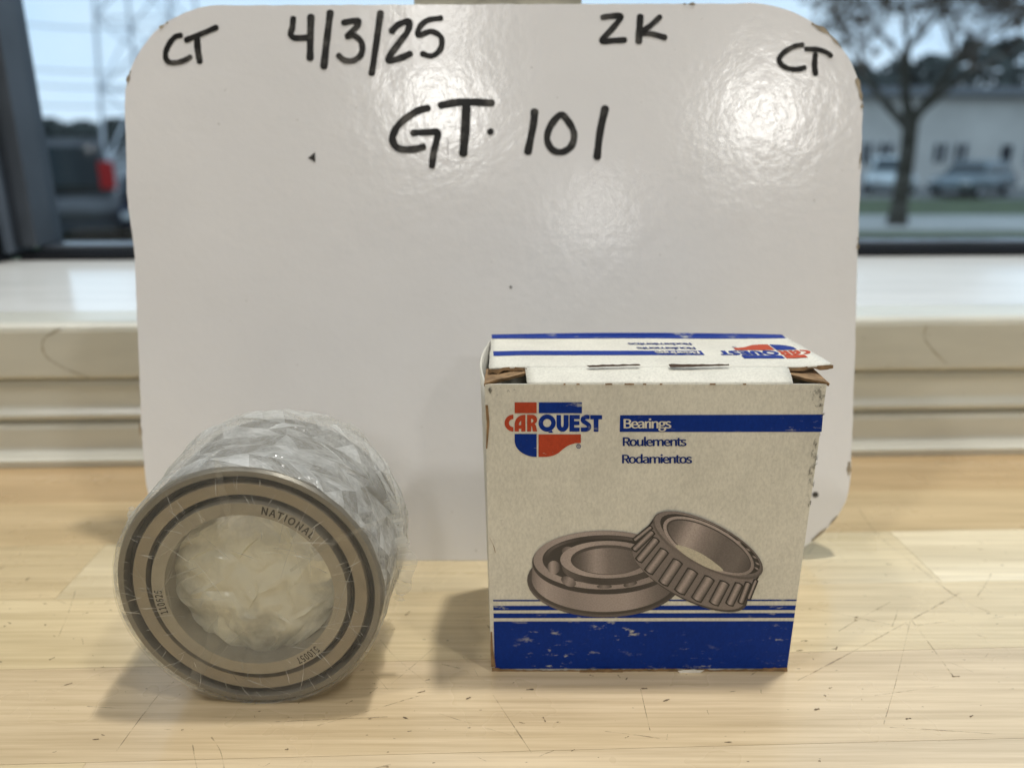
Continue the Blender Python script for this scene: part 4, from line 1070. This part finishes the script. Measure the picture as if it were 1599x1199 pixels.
# office building across the car park
M_STUC = simple('stucco', (0.74, 0.72, 0.68), 0.9, var=0.12, scale=0.7); M_DGL = simple('dark_glass', (0.02, 0.03, 0.045), 0.1, var=0.3, scale=1)
M_WFR = simple('white_frame', (0.72, 0.73, 0.73), 0.5); M_ROOF = simple('roof_metal', (0.25, 0.27, 0.30), 0.6)
bd = empty('office_building', (0, 0, 0)); tag(bd, 'low beige office building across the car park behind the bare tree', 'building')
BY = 41.0
def bx_px(x): return on_y(x, 260, BY).x
def bz_px(y): return on_y(1450, y, BY).z
bx0, bx1 = bx_px(1290), bx_px(1760); zt_ = bz_px(150)
ops = [(1338, 1362, 221, 256), (1366, 1394, 221, 256), (1452, 1478, 222, 254), (1484, 1510, 222, 254), (1556, 1580, 224, 292), (1596, 1612, 224, 260), (1640, 1690, 222, 256)]
cuts_x = sorted(set([bx0, bx1] + [bx_px(o[0]) for o in ops] + [bx_px(o[1]) for o in ops]))
cuts_z = sorted(set([GZ, zt_] + [bz_px(o[2]) for o in ops] + [max(GZ, bz_px(o[3])) for o in ops]))
wb = bmesh.new()
def inop(x, z):
    for o in ops:
        if bx_px(o[0]) < x < bx_px(o[1]) and max(GZ, bz_px(o[3])) < z < bz_px(o[2]): return True
    return False
for xa_, xb_ in zip(cuts_x, cuts_x[1:]):
    for za, zb in zip(cuts_z, cuts_z[1:]):
        if not inop((xa_ + xb_) / 2, (za + zb) / 2):
            wb.faces.new([wb.verts.new(v) for v in ((xa_, BY, za), (xb_, BY, za), (xb_, BY, zb), (xa_, BY, zb))])
for f in ((bx0, BY, bx0, BY + 14), (bx1, BY + 14, bx1, BY)):
    wb.faces.new([wb.verts.new(v) for v in ((f[0], f[3], GZ), (f[0], f[1], GZ), (f[0], f[1], zt_), (f[0], f[3], zt_))])
bmesh.ops.remove_doubles(wb, verts=wb.verts[:], dist=1e-3)
bm_obj('wall', wb, M_STUC, bd)
for o in ops:
    xa_, xb_, zb, za = bx_px(o[0]), bx_px(o[1]), bz_px(o[2]), max(GZ, bz_px(o[3]))
    nm = 'door' if o[3] > 280 else 'window'
    wo = bm_obj(nm, (lambda B: (box_bm(B, xa_, xb_, BY + 0.12, BY + 0.16, za, zb), B)[1])(bmesh.new()), M_DGL, bd)
    fb = bmesh.new(); t = 0.09
    box_bm(fb, xa_, xb_, BY - 0.03, BY + 0.11, zb - t, zb); box_bm(fb, xa_, xa_ + t, BY - 0.03, BY + 0.11, za, zb - t); box_bm(fb, xb_ - t, xb_, BY - 0.03, BY + 0.11, za, zb - t)
    if nm == 'window': box_bm(fb, (xa_ + xb_) / 2 - t / 2, (xa_ + xb_) / 2 + t / 2, BY - 0.02, BY + 0.11, za, zb - t)
    bm_obj('frame', fb, M_WFR, wo)
box_obj('roof', (bx0 - 0.4, bx1 + 0.4, BY - 0.4, BY + 14.4, zt_ + 0.003, zt_ + 0.38), M_ROOF, bd, 0.03)

# cars
M_RUBB = simple('tyre', (0.02, 0.02, 0.02), 0.8); M_RIM = simple('rim', (0.45, 0.46, 0.48), 0.35, 0.6)
M_CGL = simple('car_glass', (0.03, 0.045, 0.055), 0.06, var=0.1); M_REDL = simple('red_lens', (0.5, 0.012, 0.015), 0.2); M_HEADL = simple('clear_lens', (0.7, 0.72, 0.74), 0.15)
def make_car(name, label, loc, rz, paint, Lc=4.5, W=1.8, H=1.5, van=False, group=None):
    root = empty(name, loc, rz); tag(root, label, 'van' if van else 'car', group)
    hw = W / 2
    if van: low = [(-Lc / 2, 0.35), (-Lc / 2, 1.15), (Lc / 2 - 0.9, 1.15), (Lc / 2 - 0.05, 0.95), (Lc / 2, 0.35)]; cab = [(-Lc / 2 + 0.02, 1.15), (-Lc / 2 + 0.08, H), (Lc / 2 - 1.9, H), (Lc / 2 - 1.0, 1.15)]
    else: low = [(-Lc / 2, 0.38), (-Lc / 2 + 0.05, 0.92), (-Lc / 2 + 0.9, 0.98), (Lc / 2 - 1.35, 0.95), (Lc / 2 - 0.1, 0.78), (Lc / 2, 0.38)]; cab = [(-Lc / 2 + 0.25, 0.97), (-Lc / 2 + 0.85, H), (0.35, H), (Lc / 2 - 1.3, 0.95)]
    def loft(prof, w0, w1, zlo, zhi, inset=0.0):
        B = bmesh.new(); rows = []
        for sgn in (-1, 1):
            rows.append([B.verts.new((x, sgn * (w0 + (w1 - w0) * max(0, (z - zlo) / (zhi - zlo))), z)) for x, z in prof])
        n_ = len(prof)
        for i in range(n_): B.faces.new((rows[0][i], rows[0][(i + 1) % n_], rows[1][(i + 1) % n_], rows[1][i]))
        B.faces.new(rows[0][::-1]); B.faces.new(rows[1]); bmesh.ops.recalc_face_normals(B, faces=B.faces[:])
        return B
    B = loft(low, hw, hw * 0.97, 0.38, 1.15); bmesh.ops.bevel(B, geom=B.edges[:], offset=0.07, segments=3, affect='EDGES')
    body = bm_obj('body', B, paint, root, True)
    B = loft(cab, hw * 0.95, hw * 0.78, 0.95, H); bmesh.ops.bevel(B, geom=B.edges[:], offset=0.06, segments=3, affect='EDGES')
    cabin = bm_obj('cabin', B, paint, root, True)
    # side glass, windscreen, rear glass: thin panes just proud of the cabin
    z0, z1 = cab[0][1] + 0.08, H - 0.12
    for sgn in (-1, 1):
        def sy(z): return sgn * (hw * 0.95 + (hw * 0.78 - hw * 0.95) * (z - 0.95) / (H - 0.95) + 0.006)
        f0 = lambda z: cab[0][0] + (cab[1][0] - cab[0][0]) * (z - cab[0][1]) / (H - cab[0][1]) + 0.15
        f1 = lambda z: cab[3][0] + (cab[2][0] - cab[3][0]) * (z - cab[3][1]) / (H - cab[3][1]) - 0.15
        xm = (f0(z1) + f1(z1)) / 2
        for (p0, p1, q0, q1) in ((f0(z0), xm - 0.05, f0(z1), xm - 0.05), (xm + 0.05, f1(z0), xm + 0.05, f1(z1))):
            mesh_obj('side_window', [(p0, sy(z0), z0), (p1, sy(z0), z0), (q1, sy(z1), z1), (q0, sy(z1), z1)], [(0, 1, 2, 3) if sgn < 0 else (3, 2, 1, 0)], M_CGL, cabin)
    for (nm, pa, pb, sg) in (('rear_window', cab[0], cab[1], -1), ('windscreen', cab[3], cab[2], 1)):
        d = Vector((pb[0] - pa[0], 0, pb[1] - pa[1])); nn = Vector((d.z, 0, -d.x)).normalized(); nn = nn if nn.x * sg > 0 else -nn
        a = Vector((pa[0], 0, pa[1])) + d * 0.16 + nn * 0.008; c = Vector((pa[0], 0, pa[1])) + d * 0.86 + nn * 0.008
        wa, wc = hw * 0.80, hw * 0.68
        mesh_obj(nm, [(a.x, -wa, a.z), (a.x, wa, a.z), (c.x, wc, c.z), (c.x, -wc, c.z)], [(0, 1, 2, 3)], M_CGL, cabin)
    for sx in (-1, 1):
        for sgn in (-1, 1):
            wh = empty('wheel', (sx * Lc * 0.3, sgn * (hw - 0.09), 0.32), 0, root)
            B = bmesh.new(); tube(B, (0, -0.1, 0), (0, 0.1, 0), 0.32, 0.32, 20); bmesh.ops.bevel(B, geom=[e for e in B.edges if len(e.link_faces) == 2 and e.calc_face_angle(0) > 1], offset=0.03, segments=2, affect='EDGES')
            bm_obj('tyre', B, M_RUBB, wh)
            B = bmesh.new(); tube(B, (0, -0.108, 0), (0, 0.108, 0), 0.2, 0.2, 16); bm_obj('rim', B, M_RIM, wh)
    for sgn in (-1, 1):
        box_obj('tail_light', (-Lc / 2 - 0.012, -Lc / 2 + 0.06, sgn * hw * 0.80 - 0.16, sgn * hw * 0.80 + 0.16, (1.25 if van else 0.70), (1.85 if van else 0.88)), M_REDL, root, 0.01)
        box_obj('headlight', (Lc / 2 - 0.16, Lc / 2 + 0.006, sgn * hw * 0.72 - 0.18, sgn * hw * 0.72 + 0.18, 0.60, 0.74), M_HEADL, root, 0.01)
    box_obj('bumper', (-Lc / 2 - 0.06, -Lc / 2 + 0.02, -hw * 0.9, hw * 0.9, 0.36, 0.52), M_DKALU, root, 0.02)
    return root
def paint(name, c): return simple(name, c, 0.22, 0.1, var=0.05, scale=2)
gp = og(1385, 303); make_car('parked_car', 'pale silver car parked left of the bare tree trunk', (gp.x, gp.y, GZ), R(250), paint('silver_paint', (0.62, 0.68, 0.70)), 4.6, 1.85, 1.62, group='cars parked by the office building')
gp = og(1515, 307); make_car('parked_car', 'dark grey car with pale roof glare parked right of the tree', (gp.x, gp.y, GZ), R(218), paint('grey_paint', (0.20, 0.25, 0.28)), 4.6, 1.82, 1.5, group='cars parked by the office building')
gp = og(122, 368); make_car('parked_van', 'dark grey van with red tail light parked beyond the window', (gp.x, gp.y, GZ), R(118), paint('van_paint', (0.10, 0.105, 0.115)), 5.0, 2.0, 2.35, True)
gp = og(205, 366); make_car('parked_car', 'dark blue car parked beside the grey van', (gp.x + 0.75, gp.y, GZ), R(-64), paint('navy_paint', (0.02, 0.03, 0.07)), 4.4, 1.8, 1.5)

# bare tree
M_BARK = simple('bark', (0.075, 0.07, 0.055), 0.95, var=0.4, scale=4); M_TWIG = simple('twigs', (0.17, 0.135, 0.105), 0.95, var=0.3, scale=6)
def make_tree(label, base, h, trunk_r, seed, fork, lean=0.0, group=None, leafy=0.5):
    rr = random.Random(seed)
    root = empty('bare_tree', base); tag(root, label, 'tree', group)
    T = bmesh.new(); Cb = bmesh.new(); leaves = []
    def grow(p, d, ln, rad, lev):
        steps = 3
        for s_ in range(steps):
            nd = (d + Vector((rr.uniform(-.16, .16), rr.uniform(-.16, .16), rr.uniform(-.04, .12)))).normalized()
            q = p + nd * ln / steps
            tube(T if lev < 2 else Cb, p, q, rad, rad * 0.82, 8 if lev < 2 else (5 if lev < 4 else 3)); p, d, rad = q, nd, rad * 0.82
            if lev >= 2 and rr.random() < 0.95:
                side = Vector((rr.uniform(-1, 1), rr.uniform(-1, 1), rr.uniform(-0.1, 0.7))).normalized()
                if lev < 5: grow(p, (d * 0.5 + side).normalized(), ln * 0.55, rad * 0.5, max(lev + 1, 4))
        if lev >= 6:
            for _ in range(2):
                if rr.random() < leafy: leaves.append((p + Vector((rr.uniform(-.3, .3), rr.uniform(-.3, .3), rr.uniform(-.3, .2))), rr.random()))
        if lev < 6:
            for _ in range(3 if lev < 5 else 2):
                side = Vector((rr.uniform(-1, 1), rr.uniform(-1, 1), rr.uniform(-0.15, 0.55))).normalized()
                grow(p, (d * 0.75 + side * (0.75 if lev < 2 else 0.9)).normalized(), ln * rr.uniform(0.62, 0.8), max(rad * 0.66, 0.006), lev + 1)
    p = Vector((0, 0, -0.1))
    for k_ in range(4):
        q = p + Vector((rr.uniform(-.05, .05), rr.uniform(-.05, .05), (fork + 0.1) / 4)); tube(T, p, q, trunk_r * (1.35 - 0.1 * k_ if k_ == 0 else 1.05 - 0.05 * k_), trunk_r * (1.05 - 0.05 * k_), 10); p = q
    for k_ in range(5):
        a = k_ * 1.2566 + rr.uniform(-.3, .3); up = 1.0 if k_ % 2 else 0.55
        grow(p - Vector((0, 0, 0.15 * k_ % 0.4)), Vector((math.cos(a) * 0.75, math.sin(a) * 0.6, up)).normalized(), h * 0.26, trunk_r * 0.66, 1)
    bm_obj('trunk', T, M_BARK, root, True)
    for (c, sz) in leaves:
        s_ = 0.06 + 0.09 * sz; u = Vector((rr.uniform(-1, 1), rr.uniform(-1, 1), rr.uniform(-1, 1))).normalized(); v = u.orthogonal().normalized()
        Cb.faces.new([Cb.verts.new(c + u * s_ * 1.6), Cb.verts.new(c + v * s_), Cb.verts.new(c - u * s_ * 1.6), Cb.verts.new(c - v * s_)])
    bm_obj('crown', Cb, M_TWIG, root)
    return root
gp = og(1400, 352)
make_tree('bare branched tree with a stout trunk on the lawn outside', (gp.x, gp.y, GZ), 8.0, 0.22, 5, 2.9, leafy=0.22)

# far trees
M_FAR = simple('far_foliage', (0.075, 0.09, 0.085), 0.95, var=0.4, scale=0.4)
def blob_tree(label, x, y, h, wd, seed, group):
    rr = random.Random(seed); root = empty('tree', (x, y, GZ)); tag(root, label, 'tree', group)
    B = bmesh.new(); tube(B, (0, 0, -0.2), (0, 0, h * 0.6), 0.3, 0.12, 8); bm_obj('trunk', B, M_BARK, root)
    B = bmesh.new()
    for k_ in range(900):
        t = rr.random(); a = rr.uniform(0, 6.283); q = wd * (rr.random() ** 0.5) * math.sin(math.pi * (0.15 + 0.8 * t)) * (0.8 + 0.3 * noise.noise((a, t * 4, seed)))
        c = Vector((q * math.cos(a), q * math.sin(a), h * (0.22 + 0.78 * t))); s_ = rr.uniform(0.15, 0.4)
        u = Vector((rr.uniform(-1, 1), rr.uniform(-1, 1), rr.uniform(-1, 1))).normalized(); v = u.orthogonal().normalized()
        B.faces.new([B.verts.new(c + u * s_ * 1.5), B.verts.new(c + v * s_), B.verts.new(c - u * s_ * 1.5), B.verts.new(c - v * s_)])
    bm_obj('crown', B, M_FAR, root)
for i, (px, D, h, wd) in enumerate(((1330, 66, 8, 4.5), (1440, 70, 9, 5), (1500, 64, 9.5, 5), (1560, 66, 10, 5.5), (1620, 68, 9, 5), (1390, 74, 9, 5))):
    q = on_y(px, 200, D); blob_tree('dark evergreen tree rising behind the office building', q.x, D, h, wd, i + 40, 'trees behind the office building')
for i, (px, D, h, wd) in enumerate(((20, 120, 5.6, 7), (75, 118, 5.2, 7), (130, 124, 5.0, 7), (185, 120, 5.3, 7), (240, 126, 5.2, 7), (300, 122, 5.4, 7), (-40, 120, 5.5, 7))):
    q = on_y(px, 200, D); blob_tree('distant low tree on the skyline beyond the parked van', q.x, D, h, wd, i + 60, 'trees on the skyline')

# lattice pylon and its lines
M_PYL = simple('galvanised_steel', (0.75, 0.78, 0.82), 0.6, 0.2)
q = on_y(242, 100, 85); PX, PY = q.x, 85.0
py_o = empty('power_pylon', (PX, PY, GZ)); tag(py_o, 'pale lattice power pylon standing far beyond the window', 'pylon')
lb = bmesh.new(); HB = 30.0
def pw(z): return 4.4 - 1.8 * z / HB
for sx in (-1, 1):
    for sy in (-1, 1):
        lb2 = bmesh.new(); tube(lb2, (sx * pw(0), sy * pw(0), 0), (sx * pw(HB), sy * pw(HB), HB), 0.20, 0.14, 6); bm_obj('leg', lb2, M_PYL, py_o)
zs = [0, 7.0, 13.5, 19.9, 25, 30]
for za, zb in zip(zs, zs[1:]):
    for sy in (-1, 1):
        tube(lb, (-pw(za), sy * pw(za), za), (pw(zb), sy * pw(zb), zb), 0.10, 0.10, 4); tube(lb, (pw(za), sy * pw(za), za), (-pw(zb), sy * pw(zb), zb), 0.10, 0.10, 4)
        tube(lb, (-pw(zb), sy * pw(zb), zb), (pw(zb), sy * pw(zb), zb), 0.09, 0.09, 4)
        tube(lb, (sy * pw(za), -pw(za), za), (sy * pw(zb), pw(zb), zb), 0.10, 0.10, 4); tube(lb, (sy * pw(zb), -pw(zb), zb), (sy * pw(zb), pw(zb), zb), 0.09, 0.09, 4)
bm_obj('bracing', lb, M_PYL, py_o)
for z in (19.9, 23.4, 26.9):
    cb_ = bmesh.new(); tube(cb_, (-6, 0, z), (6, 0, z), 0.12, 0.12, 6); tube(cb_, (-6, 0, z), (0, 0, z + 1.6), 0.07, 0.07, 4); tube(cb_, (6, 0, z), (0, 0, z + 1.6), 0.07, 0.07, 4); bm_obj('cross_arm', cb_, M_PYL, py_o)
M_WIRE = simple('cable', (0.30, 0.34, 0.38), 0.6)
for i, (y0, y1) in enumerate(((22, 44), (92, 112), (118, 136), (150, 164))):
    B = bmesh.new(); pts = []
    a = on_y(-60, y0, 84.0); c = on_y(214, y1, 84.0)
    for k_ in range(13):
        t = k_ / 12; p = a.lerp(c, t); p.z -= 0.5 * math.sin(math.pi * t); pts.append(p)
    for p, q2 in zip(pts, pts[1:]): tube(B, p, q2, 0.06, 0.06, 5)
    o = bm_obj('power_line', B, M_WIRE); tag(o, ['uppermost power line crossing the sky from the pylon', 'second power line down from the top at the pylon', 'third power line down, close under the second', 'lowest power line just above the skyline trees'][i], 'power line', 'power lines strung from the pylon')
